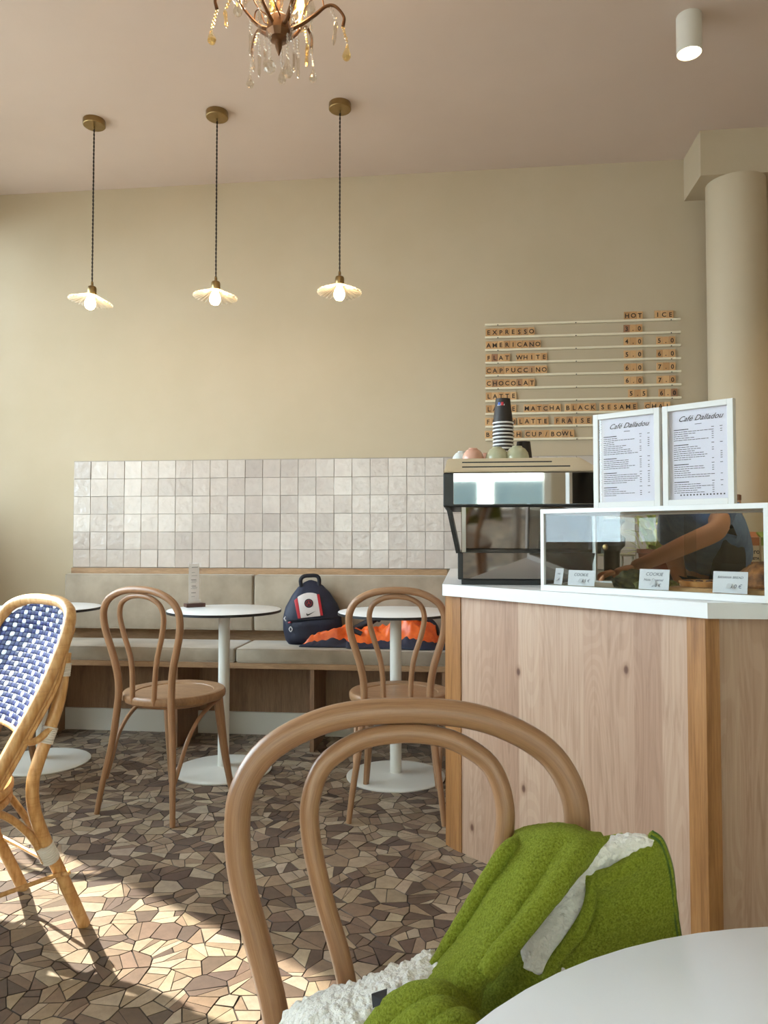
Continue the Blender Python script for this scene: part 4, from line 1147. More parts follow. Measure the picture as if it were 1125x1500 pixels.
finish('pot', lathe([(0, 0), (.045, 0), (.058, .075), (.062, .076), (.062, .088), (.054, .088), (.05, .07), (0, .07)], 32), plain('terracotta', srgb(150, 84, 58), .7), pl)
M['leaf1'] = plain('leaf_green', srgb(170, 186, 96), .5); M['leaf2'] = plain('leaf_yellow', srgb(228, 226, 140), .5)
r = random.Random(4); lm = []
for mm in ('leaf1', 'leaf2'):
    bm = bm_new(); L = 7
    for j in range(L):
        t_ = j/(L-1); w_ = .010*math.sin(PI*min(1, t_*1.02+.02))+.0004
        for s in (-1, 0, 1): bm.verts.new((s*w_, t_*.07, .01*math.sin(t_*2)-.002*abs(s)))
    bm.verts.ensure_lookup_table()
    for j in range(L-1):
        for s in range(2): bm.faces.new([bm.verts[j*3+s], bm.verts[j*3+s+1], bm.verts[j*3+s+4], bm.verts[j*3+s+3]])
    o = finish('leaf', bm, M[mm], pl, sharp=80); lm.append(o.data); bpy.data.objects.remove(o)
for k in range(90):
    a = r.uniform(0, 2*PI); rad = r.uniform(0, .07); z = .085+r.uniform(0, .10)
    o = bpy.data.objects.new('leaf', lm[0 if r.random() < .5 else 1]); C.objects.link(o); o.parent = pl
    o.location = (rad*math.cos(a), rad*math.sin(a), z-.3*rad); o.rotation_euler = (r.uniform(-.2, 1.0), 0, a-PI/2); o.scale = [r.uniform(.6, 1.1)]*3
for k in range(8):
    a = k*.8; finish('stem', tube([(0, 0, .07), (.03*math.cos(a), .03*math.sin(a), .12), (.06*math.cos(a), .06*math.sin(a), .17)], .0016, 5), M['leaf1'], pl)
def carton(px, label, c1, c2, txts):
    q = at_y(px, 780, 3.33); t = thing('carton', label, 'carton', (q.x, 3.36, .9005), math.radians(12), 'plant milk cartons on the back cupboard')
    bm = bm_new(); add_box(bm, (0, 0, .088), (.07, .06, .176), .001, 1); finish('body', bm, plain('carton_cream', c1, .45), t, smooth=False)
    bm = bm_new(); v = [bm.verts.new(p_) for p_ in [(-.035, -.03, .176), (.035, -.03, .176), (.035, .03, .176), (-.035, .03, .176), (-.035, 0, .198), (.035, 0, .198)]]
    for f in ((0, 1, 5, 4), (2, 3, 4, 5), (0, 4, 3), (1, 2, 5), (3, 2, 1, 0)): bm.faces.new([v[k_] for k_ in f])
    finish('gable', bm, plain('carton_top', c2, .45), t, smooth=False)
    finish('band', box((0, -.0303, .157), (.0695, .0008, .035)), plain('carton_band', c2, .45), t, smooth=False)
    finish('band', box((0, -.0303, .030), (.0695, .0008, .045)), plain('carton_band', c2, .45), t, smooth=False)
    for s_, sz, z_, mt in txts: text_obj('lettering', s_, mt, t, (0, -.0308, z_), (PI/2, 0, 0), sz, .0001, 'CENTER', 0, .0006)
M['navy_ink'] = plain('navy_ink', srgb(24, 28, 50), .6)
carton(1100, 'cream and orange milk carton marked alpro, behind the brown loaf', srgb(222, 198, 170), srgb(186, 106, 60), [('alpro', .030, .105, M['navy_ink']), ('BARISTA', .0145, .080, M['navy_ink']), ('ALMOND', .0125, .062, plain('red_ink', srgb(150, 60, 40), .6))])
carton(1124, 'cream and green milk carton at the right edge of the picture', srgb(214, 206, 172), srgb(140, 160, 66), [('OAT', .022, .105, M['navy_ink']), ('BARISTA', .0125, .080, M['navy_ink'])])
q = at_y(1081, 745, 3.0)
bt_ = thing('syrup_bottle', 'slim pinkish-brown bottle beside the right menu, against the column', 'bottle', (q.x, 3.30, .9005))
bt_.location.x = at_y(1081, 745, 3.30).x
finish('body', lathe([(0, 0), (.03, 0), (.032, .01), (.032, .19), (.024, .25), (.014, .29), (.012, .33), (0, .33)], 28), plain('pink_syrup', srgb(196, 146, 112), .3), bt_)
finish('cap', lathe([(0, .33), (.014, .33), (.014, .352), (.006, .356), (0, .356)], 20), plain('cap_brown', srgb(120, 78, 48), .4), bt_)

# ================================================================== GREEN JACKET OVER THE NEAR CHAIR
n = NT('green_fleece'); v = n.coords((1, 1, 1)); g = n.noise(v, 480, 3, .7); g1 = n.noise(v, 60, 3)
col = n.ramp(g, [(.32, srgb(98, 106, 24)), (.5, srgb(128, 139, 36)), (.68, srgb(152, 163, 60))])
n.set(col, .95, 0, .2); n.b.inputs['Sheen Weight'].default_value = .25; n.b.inputs['Sheen Roughness'].default_value = .5; n.b.inputs['Sheen Tint'].default_value = srgb(190, 205, 100)
n.bump(n.math('ADD', g, g1), .9, .004); M['fleece'] = n.m
n = NT('sherpa'); v = n.coords((1, 1, 1)); vo = n.n('ShaderNodeTexVoronoi'); vo.inputs['Scale'].default_value = 150; n.l(v, vo.inputs['Vector']); g = n.noise(v, 300, 3)
n.set(srgb(236, 232, 222), .95, 0, .2); n.b.inputs['Sheen Weight'].default_value = .5
n.bump(n.math('SUBTRACT', g, vo.outputs['Distance']), .8, .005); M['sherpa'] = n.m
M['thread'] = plain('green_thread', srgb(60, 92, 24), .7)
def fdisp(a, sc):
    return lambda p, s_: a*(noise.noise(p*sc)+.6*noise.noise(p*sc*2.7)+.4*noise.noise(p*sc*7))
def sdisp(p, s_):      # tufted pile
    q = p*95
    return .0042*(abs(noise.noise(q))*1.6+.5*noise.noise(q*2.6)+.3)
jk = thing('jacket', 'green fleece jacket with white sherpa lining draped over the near bentwood chair', 'jacket', (0.02, 0.7, .6))
def jp(px, py, d): return at_d(px, py, d)-Vector((0.02, 0.7, .6))
def jsheet(name, ctrl, mat, nu, nv, th, disp, par=None, sharp=180):
    rows = loft([[jp(*c) for c in r_] for r_ in ctrl], nu, nv)
    return finish(name, grid_bm(rows, th, disp), M[mat], par or jk, sharp=sharp)
# lining seen in the gaps (hangs furthest back)
jsheet('lining', [
    [(838, 1272, 0.7500), (870, 1246, 0.7450), (905, 1226, 0.7420), (938, 1224, 0.7400), (957, 1228, 0.7400)],
    [(815, 1300, 0.7480), (850, 1278, 0.7420), (885, 1262, 0.7450), (915, 1250, 0.7420), (950, 1245, 0.7400)],
    [(785, 1345, 0.7600), (815, 1325, 0.7520), (850, 1310, 0.7470), (885, 1300, 0.7470), (930, 1295, 0.7470)],
    [(768, 1375, 0.7600), (790, 1370, 0.7450), (825, 1362, 0.7420), (860, 1358, 0.7470), (900, 1355, 0.7500)],
    [(775, 1420, 0.7500), (795, 1425, 0.7380), (815, 1430, 0.7400), (850, 1430, 0.7470), (880, 1430, 0.7500)]], 'sherpa', 14, 14, .012, sdisp)
# right back panel with its hem and overlocked edge
pr = jsheet('back_panel', [
    [(862, 1284, .742), (888, 1276, .736), (916, 1262, .735), (940, 1244, .738), (954, 1228, .742), (964, 1230, .748)],
    [(862, 1296, .735), (888, 1289, .725), (916, 1275, .725), (942, 1258, .730), (964, 1244, .738), (975, 1250, .746)],
    [(864, 1316, .740), (892, 1306, .733), (920, 1292, .733), (950, 1285, .736), (974, 1280, .740), (982, 1284, .747)],
    [(850, 1345, .742), (885, 1340, .736), (920, 1336, .735), (955, 1332, .737), (980, 1328, .741), (986, 1331, .748)],
    [(822, 1388, .738), (865, 1386, .736), (910, 1384, .737), (955, 1384, .739), (988, 1382, .744), (994, 1384, .750)],
    [(790, 1432, .730), (840, 1440, .735), (900, 1440, .74), (955, 1440, .742), (992, 1440, .748), (998, 1440, .752)]], 'fleece', 10, 9, .010, fdisp(.0012, 60))
bm = bm_new()
edge = catmull([jp(*c) for c in [(952, 1222, .740), (966, 1233, .738), (977, 1262, .739), (982, 1290, .74), (985, 1330, .741), (990, 1362, .742), (994, 1390, .744)]], 9)
add_tube(bm, [edge[0]+Vector((.0014*math.sin(k*2.2), 0, .0014*math.cos(k*2.2)))*0+edge[k]-edge[0] for k in range(len(edge))], .0042, 8); finish('hem', bm, M['fleece'], pr)
bm = bm_new()
for k in range(len(edge)-1):
    for t_ in (0, .5):
        c = edge[k].lerp(edge[k+1], t_); d = (edge[k+1]-edge[k]).normalized()
        o_ = Vector((0, -1, 0)); sd = d.cross(o_).normalized()
        add_tube(bm, [c-sd*.0048, c+o_*.0046, c+sd*.0048], .00045, 4)
o = finish('stitching', bm, M['thread'], pr); o['kind'] = 'stuff'
# rolled hem down the left side of the panel opening
bm = bm_new(); add_tube(bm, catmull([jp(*c) for c in [(860, 1282, .738), (866, 1300, .731), (864, 1324, .728), (854, 1352, .728), (834, 1382, .728), (812, 1410, .728), (800, 1434, .728)]], 8), [.0035, .0055, .006, .007, .007, .006, .005], 12)
for v in bm.verts: v.co += Vector((0, 0, 1))*.0008*noise.noise(v.co*90)
finish('hem', bm, M['fleece'], pr)
# inner green side behind the opening, in shade
jsheet('inner_front', [
    [(690, 1390, .78), (730, 1372, .775), (765, 1366, .77), (785, 1372, .765)],
    [(665, 1440, .77), (710, 1425, .765), (760, 1405, .755), (798, 1418, .748)],
    [(650, 1490, .74), (700, 1480, .735), (760, 1462, .735), (820, 1450, .735)],
    [(640, 1540, .71), (700, 1540, .705), (770, 1530, .705), (850, 1520, .71)]], 'fleece', 9, 9, .010, fdisp(.0015, 45))
# big folded sleeve sweeping from the chair top down to the left
jsheet('sleeve', [
    [(762, 1226, .855), (786, 1222, .85), (812, 1220, .848), (838, 1222, .848), (860, 1228, .835), (880, 1233, .80)],
    [(748, 1229, .825), (775, 1219, .795), (808, 1216, .772), (836, 1219, .762), (860, 1226, .758), (884, 1230, .757)],
    [(730, 1256, .80), (760, 1250, .762), (794, 1248, .742), (822, 1250, .737), (848, 1250, .727), (870, 1250, .742)],
    [(708, 1296, .785), (734, 1294, .748), (766, 1296, .722), (792, 1297, .719), (818, 1294, .706), (838, 1287, .728)],
    [(684, 1338, .778), (708, 1340, .738), (738, 1344, .710), (762, 1342, .705), (784, 1336, .696), (802, 1324, .718)],
    [(655, 1384, .766), (680, 1388, .722), (706, 1392, .697), (730, 1388, .692), (750, 1376, .690), (766, 1360, .716)],
    [(628, 1420, .748), (648, 1428, .706), (674, 1432, .684), (698, 1430, .680), (720, 1416, .686), (734, 1396, .712)],
    [(606, 1450, .726), (626, 1462, .69), (652, 1470, .672), (676, 1468, .670), (696, 1450, .680), (706, 1430, .705)],
    [(596, 1480, .71), (620, 1494, .68), (646, 1502, .666), (672, 1500, .664), (690, 1484, .676), (698, 1462, .70)]], 'fleece', 11, 9, .012, fdisp(.0016, 42))
def ridge(pts, rad):
    P = catmull([jp(*c) for c in pts], 10); bm = bm_new(); add_tube(bm, P, rad, 14)
    for v in bm.verts: v.co += v.co.normalized()*.0012*noise.noise(v.co*60)
    return bm
finish('seam_roll', ridge([(770, 1224, .795), (742, 1246, .76), (716, 1288, .757), (688, 1336, .752), (656, 1388, .742), (630, 1424, .728)], [.005, .008, .009, .009, .009, .005]), M['fleece'], jk)
finish('seam_roll', ridge([(912, 1224, .760), (880, 1236, .745), (850, 1258, .728), (826, 1288, .712), (796, 1324, .700), (764, 1362, .690), (734, 1396, .684), (710, 1428, .678)], [.003, .006, .0085, .009, .0095, .010, .011, .009]), M['fleece'], jk)
# sherpa front lying towards the seat
jsheet('sherpa_front', [
    [(408, 1530, .735), (430, 1492, .74), (470, 1466, .745), (520, 1454, .748), (562, 1438, .75), (605, 1420, .755), (640, 1400, .765)],
    [(420, 1540, .712), (446, 1502, .710), (485, 1484, .708), (530, 1470, .708), (570, 1456, .708), (610, 1440, .715), (645, 1425, .73)],
    [(440, 1560, .69), (470, 1530, .685), (505, 1512, .68), (545, 1500, .68), (580, 1486, .68), (620, 1470, .69), (655, 1455, .70)],
    [(460, 1600, .675), (495, 1570, .665), (530, 1555, .66), (570, 1545, .655), (610, 1530, .655), (650, 1510, .66), (690, 1500, .67)]], 'sherpa', 13, 14, .016, sdisp)
bm = bm_new(); lb = [jp(*c) for c in [(544, 1457, .676), (567, 1449, .676), (566, 1468, .664), (546, 1477, .664)]]
vv = [bm.verts.new(p_) for p_ in lb]; vb = [bm.verts.new(p_+Vector((0, .0015, 0))) for p_ in lb]
bm.faces.new(vv); bm.faces.new(list(reversed(vb)))
for k in range(4): bm.faces.new((vv[k], vb[k], vb[(k+1) % 4], vv[(k+1) % 4]))
lab = finish('label', bm, M['black'], jk, smooth=False); lab['label'] = 'small black woven neck label'
# bunched green folds at the bottom
for k, (pts, rad) in enumerate([
    ([(528, 1534, .672), (556, 1504, .668), (586, 1480, .664), (620, 1466, .660), (650, 1467, .660), (670, 1480, .664), (678, 1496, .668)], [.008, .013, .016, .0165, .016, .013, .008]),
    ([(552, 1548, .655), (582, 1520, .650), (612, 1500, .645), (644, 1489, .642), (668, 1493, .644), (680, 1508, .65)], [.008, .013, .016, .0165, .014, .008]),
    ([(590, 1550, .64), (620, 1526, .634), (652, 1510, .630), (680, 1505, .630), (694, 1512, .634), (694, 1526, .64)], [.008, .013, .0155, .015, .011, .007])]):
    finish('fold', ridge(pts, rad), M['fleece'], jk)

# ================================================================== BACKPACK
M['navy'] = mottled('navy_nylon', srgb(24, 28, 48), srgb(32, 37, 60), 12, .6, .4, 60, bdist=.004)
M['navy2'] = plain('navy_binding', srgb(18, 20, 34), .5)
M['bp_white'] = mottled('white_panel', srgb(206, 198, 196), srgb(216, 208, 206), 8, .45); M['bp_red'] = plain('red_stripe', srgb(176, 34, 44), .4)
q = at_y(458, 945, 3.93)
bp = thing('backpack', 'navy blue backpack with a white and red front panel on the bench', 'backpack', (q.x, 3.955, .512), math.radians(8))
bp.rotation_euler = (math.radians(-5), math.radians(-3), math.radians(14))
HB = .335
def bw(z):
    t = z/HB; ws = [(0, .128), (.08, .146), (.25, .158), (.42, .156), (.6, .138), (.78, .102), (.9, .068), (.97, .035), (1, .008)]
    for (a, wa), (b, wb_2) in zip(ws, ws[1:]):
        if t <= b: return wa+(wb_2-wa)*(t-a)/(b-a)
    return .008
def bd(z):
    t = z/HB; ws = [(0, .058), (.1, .076), (.35, .080), (.6, .066), (.85, .042), (1, .012)]
    for (a, wa), (b, wb_2) in zip(ws, ws[1:]):
        if t <= b: return wa+(wb_2-wa)*(t-a)/(b-a)
    return .012
def byf(x, z, off=0.0):
    w = bw(z); u_ = min(.999, abs(x)/w); return -bd(z)*(1-u_**2.6)**(1/2.6)-off
bm = bm_new(); rings = []
for i_ in range(41):
    z = HB*i_/40; ring_ = []
    for k in range(48):
        a = 2*PI*k/48; c, s = math.cos(a), math.sin(a); e = 2/2.6
        x = bw(z)*abs(c)**e*(1 if c >= 0 else -1); y = bd(z)*abs(s)**e*(1 if s >= 0 else -1)
        nn = .004*noise.noise(Vector((x*14, y*14, z*14)))
        ring_.append(bm.verts.new((x*(1+nn*3), y-nn, z)))
    rings.append(ring_)
for A, B in zip(rings, rings[1:]):
    for k in range(48): bm.faces.new((A[k], A[(k+1) % 48], B[(k+1) % 48], B[k]))
bm.faces.new(list(reversed(rings[0]))); bm.faces.new(rings[-1])
finish('body', bm, M['navy'], bp, sharp=60)
def patch(name, x0f, x1f, z0f, z1f, off, mat, par, nx=10, nz=14, th=.003):
    rows = []
    for i_ in range(nz+1):
        tz = i_/nz; row = []
        for j in range(nx+1):
            tx = j/nx; z = z0f(tx)+(z1f(tx)-z0f(tx))*tz; x = x0f(tz)+(x1f(tz)-x0f(tz))*tx
            row.append(Vector((x, byf(x, z, off), z)))
        rows.append(row)
    return finish(name, grid_bm(rows, th), M[mat], par)
# front pocket, upper panel with stripes
pk = patch('front_pocket', lambda t: -.120+.012*t, lambda t: .120-.008*t, lambda t: .012, lambda t: .115+.004*math.sin(PI*t), .016, 'navy', bp, 16, 12, .024)
finish('zip', tube(catmull([(x, byf(x, .128)-.006, .128) for x in (-.13, -.09, -.04, .0, .04, .09, .13)], 5), .0035, 6), M['navy2'], bp)
px0 = -.055
wpz0, wpz1 = .138, .262
wp = patch('front_panel', lambda t: -.062-.012*t, lambda t: .040-.012*t, lambda t: wpz0+.004*t, lambda t: wpz1-.014*(2*t-1)**2+.010*t, .007, 'bp_white', bp)
patch('stripe', lambda t: -.078-.014*t, lambda t: -.063-.012*t, lambda t: wpz0-.002, lambda t: wpz1-.030+.012*t, .0075, 'bp_red', bp, 3)
patch('stripe', lambda t: .041-.012*t, lambda t: .054-.012*t, lambda t: wpz0+.006, lambda t: wpz1-.006, .0075, 'bp_red', bp, 3)
def on_front(x, z, off): return Vector((x, byf(x, z)-off, z))
def disc(name, cx_, cz_, r0, r1, off, mat, par, seg=40):
    bm = bm_new(); A = [bm.verts.new(on_front(cx_+r1*math.cos(2*PI*k/seg), cz_+r1*math.sin(2*PI*k/seg), off)) for k in range(seg)]
    if r0 > 0:
        B = [bm.verts.new(on_front(cx_+r0*math.cos(2*PI*k/seg), cz_+r0*math.sin(2*PI*k/seg), off)) for k in range(seg)]
        for k in range(seg): bm.faces.new((A[k], A[(k+1) % seg], B[(k+1) % seg], B[k]))
    else: bm.faces.new(A)
    return finish(name, bm, M[mat], par)
em_ = disc('emblem', -.017, .212, 0, .0235, .0105, 'navy2', wp)
disc('emblem_ring', -.017, .212, .0150, .0165, .0112, 'bp_red', em_)
bm = bm_new()
for pts in ([(-.0265, .203), (-.0245, .203), (-.0178, .218), (-.0186, .221)], [(-.0075, .203), (-.0095, .203), (-.0162, .218), (-.0154, .221)], [(-.018, .215), (-.016, .215), (-.0165, .226), (-.0175, .226)], [(-.0225, .208), (-.0115, .208), (-.0122, .2098), (-.0218, .2098)]):
    bm.faces.new([bm.verts.new(on_front(x, z, .0113)) for x, z in pts])
finish('emblem_tower', bm, M['bp_red'], em_)
sw = [(-.030, .163), (-.033, .157), (-.0325, .151), (-.028, .1475), (-.021, .1490), (.017, .170), (-.019, .1565), (-.0255, .1555), (-.029, .158)]
bm = bm_new(); bm.faces.new([bm.verts.new(on_front(x, z, .0115)) for x, z in sw]); finish('swoosh', bm, M['black'], wp, smooth=False)
bm = bm_new(); add_tube(bm, catmull([(-.050, -.02, .300), (-.052, -.028, .338), (-.034, -.03, .356), (.0, -.03, .358), (.034, -.03, .354), (.046, -.028, .335), (.044, -.02, .300)], 6), .0105, 10)
for v in bm.verts: v.co.y = -.025+(v.co.y+.025)*.6
finish('grab_handle', bm, M['navy2'], bp)
M['tag_white'] = plain('tag_white', srgb(206, 206, 210), .4)
finish('zip_pull', tube(catmull([(-.142, byf(-.142, .135)-.012, .150), (-.148, byf(-.142, .135)-.018, .140), (-.140, byf(-.142, .135)-.018, .128)], 4), .0035, 6), M['tag_white'], bp)
finish('zip_pull', tube(catmull([(-.118, byf(-.118, .10)-.03, .098), (-.126, byf(-.118, .10)-.034, .086), (-.119, byf(-.118, .10)-.034, .072), (-.110, byf(-.118, .1)-.034, .084), (-.118, byf(-.118, .10)-.03, .098)], 4), .0028, 6), M['tag_white'], bp)
finish('zip_pull', tube([(-.128, byf(-.128, .13)-.010, .118), (-.116, byf(-.116, .13)-.012, .120)], .0045, 8), M['bp_red'], bp)
for s in (-1, 1):
    st = catmull([(s*.045, .05, .29), (s*.075, .085, .22), (s*.095, .088, .12), (s*.11, .06, .03)], 5)
    finish('strap', tube(st, .010, 8), M['navy2'], bp)

# ================================================================== ORANGE JACKET ON THE BENCH
n = NT('orange_nylon'); v = n.coords((1, 1, 1)); n.set(n.ramp(n.noise(v, 30, 3), [(.4, srgb(224, 92, 28)), (.6, srgb(238, 108, 38))]), .38, 0); n.bump(n.noise(v, 45, 4), .35, .003); M['orange'] = n.m
oj = thing('jacket', 'orange jacket with navy lining crumpled on the bench beside the backpack', 'jacket', (-.55, 3.88, .512))
def hprof(x):      # height of the heap along the bench
    ks = [(-.84, .018), (-.80, .040), (-.74, .052), (-.68, .080), (-.60, .090), (-.54, .075), (-.45, .080), (-.36, .11), (-.30, .135), (-.22, .12), (-.16, .085), (-.11, .03)]
    for (a, ha), (b, hb) in zip(ks, ks[1:]):
        if x <= b: return ha+(hb-ha)*max(0, (x-a)/(b-a))
    return .03
def heap(x0, x1, yf, yb, hs, seed, nx, ny, wr):
    rows = []
    for i_ in range(ny+1):
        ty = i_/ny; row = []
        for j in range(nx+1):
            tx = j/nx; x = x0+(x1-x0)*tx; fr_ = yf(x); bk = yb(x); y = fr_+(bk-fr_)*ty
            e = min(1, 3.2*ty)*min(1, 3.2*(1-ty))*min(1, 9*tx+.15)*min(1, 9*(1-tx)+.1)
            P = Vector((x*9+seed, y*9, seed)); rg = 1-abs(noise.noise(P*1.3))*2.4; rg2 = 1-abs(noise.noise(P*3.1))*2
            h = (hprof(x)*hs*(.80+.28*rg*wr)+.016*rg2*wr)*e + .004
            row.append(Vector((x+.55, y-3.88, max(.003, h))))
        rows.append(row)
    return rows
yf_ = lambda x: 3.775+.035*noise.noise(Vector((x*6, 1, 0)))+(.03 if x < -.6 else 0); yb_ = lambda x: (3.866 if x < -.66 else 3.866+.1*min(1, (x+.66)/.06))+.02*noise.noise(Vector((x*5, 4, 0)))
finish('lining', grid_bm(heap(-.85, -.10, lambda x: yf_(x)-.014, lambda x: yb_(x)+.012, .45, 3, 110, 26, .6), .006), M['navy'], oj, sharp=180)
finish('shell', grid_bm(heap(-.84, -.42, lambda x: yf_(x)+.012, lambda x: yb_(x)-.01, 1.0, 8, 90, 34, 1.0), .004), M['orange'], oj, sharp=180)
finish('shell', grid_bm(heap(-.50, -.12, lambda x: yf_(x)+.016, lambda x: yb_(x)+.02, 1.02, 14, 70, 34, 1.0), .004), M['orange'], oj, sharp=180)
# dark collar and cuffs breaking the orange
finish('collar', tube(catmull([(-.075, .02, .07), (-.02, .055, .085), (.04, .07, .115), (.08, .07, .135), (.10, .06, .125)], 6), [.012, .02, .022, .018, .010], 12), M['navy2'], oj)
finish('collar', tube(catmull([(.30, .03, .142), (.36, .04, .132), (.395, .03, .10), (.41, .01, .06)], 6), [.010, .014, .013, .008], 12), M['navy2'], oj)
finish('cuff', tube(catmull([(-.055, -.05, .088), (-.02, -.055, .084), (.02, -.06, .070)], 5), [.010, .014, .012], 12), M['navy2'], oj)

# ================================================================== PERSON behind the counter, bending to reach behind the case
M['skin'] = mottled('skin', srgb(214, 148, 110), srgb(222, 158, 120), 10, .5); M['denim'] = mottled('denim', srgb(96, 126, 176), srgb(116, 148, 194), 30, .8, .3, 300)
M['apron'] = plain('black_apron', srgb(30, 30, 36), .75); M['hair'] = mottled('dark_hair', srgb(44, 30, 22), srgb(64, 44, 32), 60, .5, .6, 200); M['trouser'] = plain('grey_trousers', srgb(70, 72, 80), .8)
per = thing('person', 'person in denim shirt and black apron bending behind the display case, arm outstretched', 'person', (.965, 2.93, 0))
O = Vector((1.02, 2.93, 0))
def skin_mesh(name, nodes, edges, mat, root=0, sub=2):
    me = bpy.data.meshes.new(name); me.from_pydata([Vector(p)-O for p, r_ in nodes], edges, []); me.materials.append(M[mat])
    o = bpy.data.objects.new(name, me); C.objects.link(o); o.parent = per
    m1 = o.modifiers.new('s', 'SKIN'); m2 = o.modifiers.new('u', 'SUBSURF'); m2.levels = sub; m2.render_levels = sub
    for i_, (p, r_) in enumerate(nodes):
        sv = me.skin_vertices[0].data[i_]; sv.radius = (r_ if isinstance(r_, tuple) else (r_, r_)); sv.use_root = (i_ == root)
    dg = bpy.context.evaluated_depsgraph_get(); m = bpy.data.meshes.new_from_object(o.evaluated_get(dg))
    for p in m.polygons: p.use_smooth = True
    m.name = name; o.modifiers.clear(); o.data = m; return o
# one continuous body: pelvis, spine, neck, arms, legs
nodes = [((1.02, 3.03, .93), (.085, .075)), ((1.00, 2.98, 1.05), (.085, .07)), ((.95, 2.88, 1.10), (.09, .07)), ((.87, 2.78, 1.19), (.085, .07)), ((.795, 2.715, 1.25), (.055, .05)), ((.76, 2.66, 1.28), (.05, .05)),
         ((.855, 2.72, 1.18), .05), ((.915, 2.655, 1.145), .044), ((.895, 2.60, 1.10), .038), ((.76, 2.595, 1.04), .033), ((.645, 2.60, .985), .024), ((.605, 2.605, .968), (.030, .018)),
         ((.83, 2.86, 1.18), .052), ((.83, 2.95, 1.08), .044), ((.84, 2.96, 1.0), .038), ((.85, 2.91, .92), .027), ((.852, 2.885, .885), (.026, .018)),
         ((1.10, 3.03, .86), .08), ((1.11, 2.99, .50), .062), ((1.11, 3.05, .12), .042), ((1.11, 3.03, .05), .045), ((1.09, 2.90, .035), .035),
         ((.94, 3.03, .86), .08), ((.92, 2.99, .50), .062), ((.92, 3.05, .12), .042), ((.92, 3.03, .05), .045), ((.90, 2.90, .035), .035)]
edges = [(0, 1), (1, 2), (2, 3), (3, 4), (4, 5), (3, 6), (6, 7), (7, 8), (8, 9), (9, 10), (10, 11), (3, 12), (12, 13), (13, 14), (14, 15), (15, 16), (0, 17), (17, 18), (18, 19), (19, 20), (20, 21), (0, 22), (22, 23), (23, 24), (24, 25), (25, 26)]
skin_mesh('body', nodes, edges, 'skin')
# shirt over torso and upper arms
sh_n = [(nodes[0][0], (.148, .125)), (nodes[1][0], (.140, .118)), (nodes[2][0], (.142, .118)), (nodes[3][0], (.128, .108)), (nodes[4][0], (.066, .06)), (nodes[6][0], .060), (nodes[7][0], .054), ((.908, 2.635, 1.130), .052), (nodes[12][0], .070), (nodes[13][0], .058), ((.834, 2.955, 1.04), .050)]
skin_mesh('shirt', sh_n, [(0, 1), (1, 2), (2, 3), (3, 4), (3, 5), (5, 6), (6, 7), (3, 8), (8, 9), (9, 10)], 'denim')
skin_mesh('trousers', [((1.02, 3.03, .93), (.148, .122)), ((1.10, 3.03, .86), .104), ((1.11, 2.99, .50), .076), ((1.11, 3.05, .13), .062), ((.94, 3.03, .86), .104), ((.92, 2.99, .50), .076), ((.92, 3.05, .13), .062)], [(0, 1), (1, 2), (2, 3), (0, 4), (4, 5), (5, 6)], 'trouser')
# apron front
rows = [[Vector(p)-O for p in r_] for r_ in [
    [(.93, 2.765, 1.11), (.95, 2.74, 1.10), (.97, 2.76, 1.10), (1.01, 2.80, 1.11)],
    [(.95, 2.82, 1.04), (.97, 2.79, 1.02), (1.00, 2.80, 1.02), (1.06, 2.85, 1.03)],
    [(.95, 2.88, .95), (.98, 2.845, .93), (1.01, 2.85, .93), (1.08, 2.90, .95)],
    [(.91, 2.89, .75), (.95, 2.86, .74), (1.01, 2.86, .74), (1.09, 2.92, .75)],
    [(.91, 2.90, .55), (.95, 2.87, .55), (1.01, 2.87, .55), (1.09, 2.93, .55)]]]
ap = finish('apron', grid_bm([catmull(r_, 6) for r_ in [list(q_) for q_ in zip(*[catmull(list(c_), 6) for c_ in zip(*rows)])]], .008), M['apron'], per)
finish('apron_strap', tube(catmull([Vector(p)-O for p in [(1.0, 2.80, 1.11), (.975, 2.88, 1.20), (.90, 2.88, 1.26), (.82, 2.80, 1.27), (.82, 2.745, 1.18), (.86, 2.76, 1.11)]], 6), .008, 8), M['apron'], per)
# head: face towards the hands
HC_ = Vector((.715, 2.585, 1.335))
hd = bm_new(); bmesh.ops.create_icosphere(hd, subdivisions=4, radius=1.0)
for v in hd.verts:
    c = v.co.copy(); x, y, z = c.x*.074, c.y*.092, c.z*.112
    if c.y < 0: 
        x *= 1-.18*max(0, -c.z); y *= 1-.10*max(0, -c.z)
        for ex in (-.42, .42): y += .010*math.exp(-((c.x-ex)**2+(c.z-.05)**2)/.03)
        y -= .022*math.exp(-(c.x**2)/.012)*math.exp(-((c.z+.20)**2)/.03)      # nose
        y -= .006*math.exp(-(c.x**2)/.08)*math.exp(-((c.z+.50)**2)/.008)      # mouth
        y -= .006*math.exp(-(c.x**2)/.1)*math.exp(-((c.z+.85)**2)/.03)
    v.co = Vector((x, y, z))
head = finish('head', hd, M['skin'], per, sharp=180); head.location = HC_-O; head.rotation_euler = (math.radians(38), 0, math.radians(-18))
hr = bm_new(); bmesh.ops.create_icosphere(hr, subdivisions=4, radius=1.0)
for v in hr.verts:
    c = v.co.copy(); k_ = 1.10+.03*noise.noise(c*5)
    if c.y < -.25 and c.z < .45: k_ = .82
    if c.z < -.55: k_ = .80
    v.co = Vector((c.x*.074*k_, c.y*.092*k_, c.z*.112*k_))
finish('hair', hr, M['hair'], head, sharp=180)
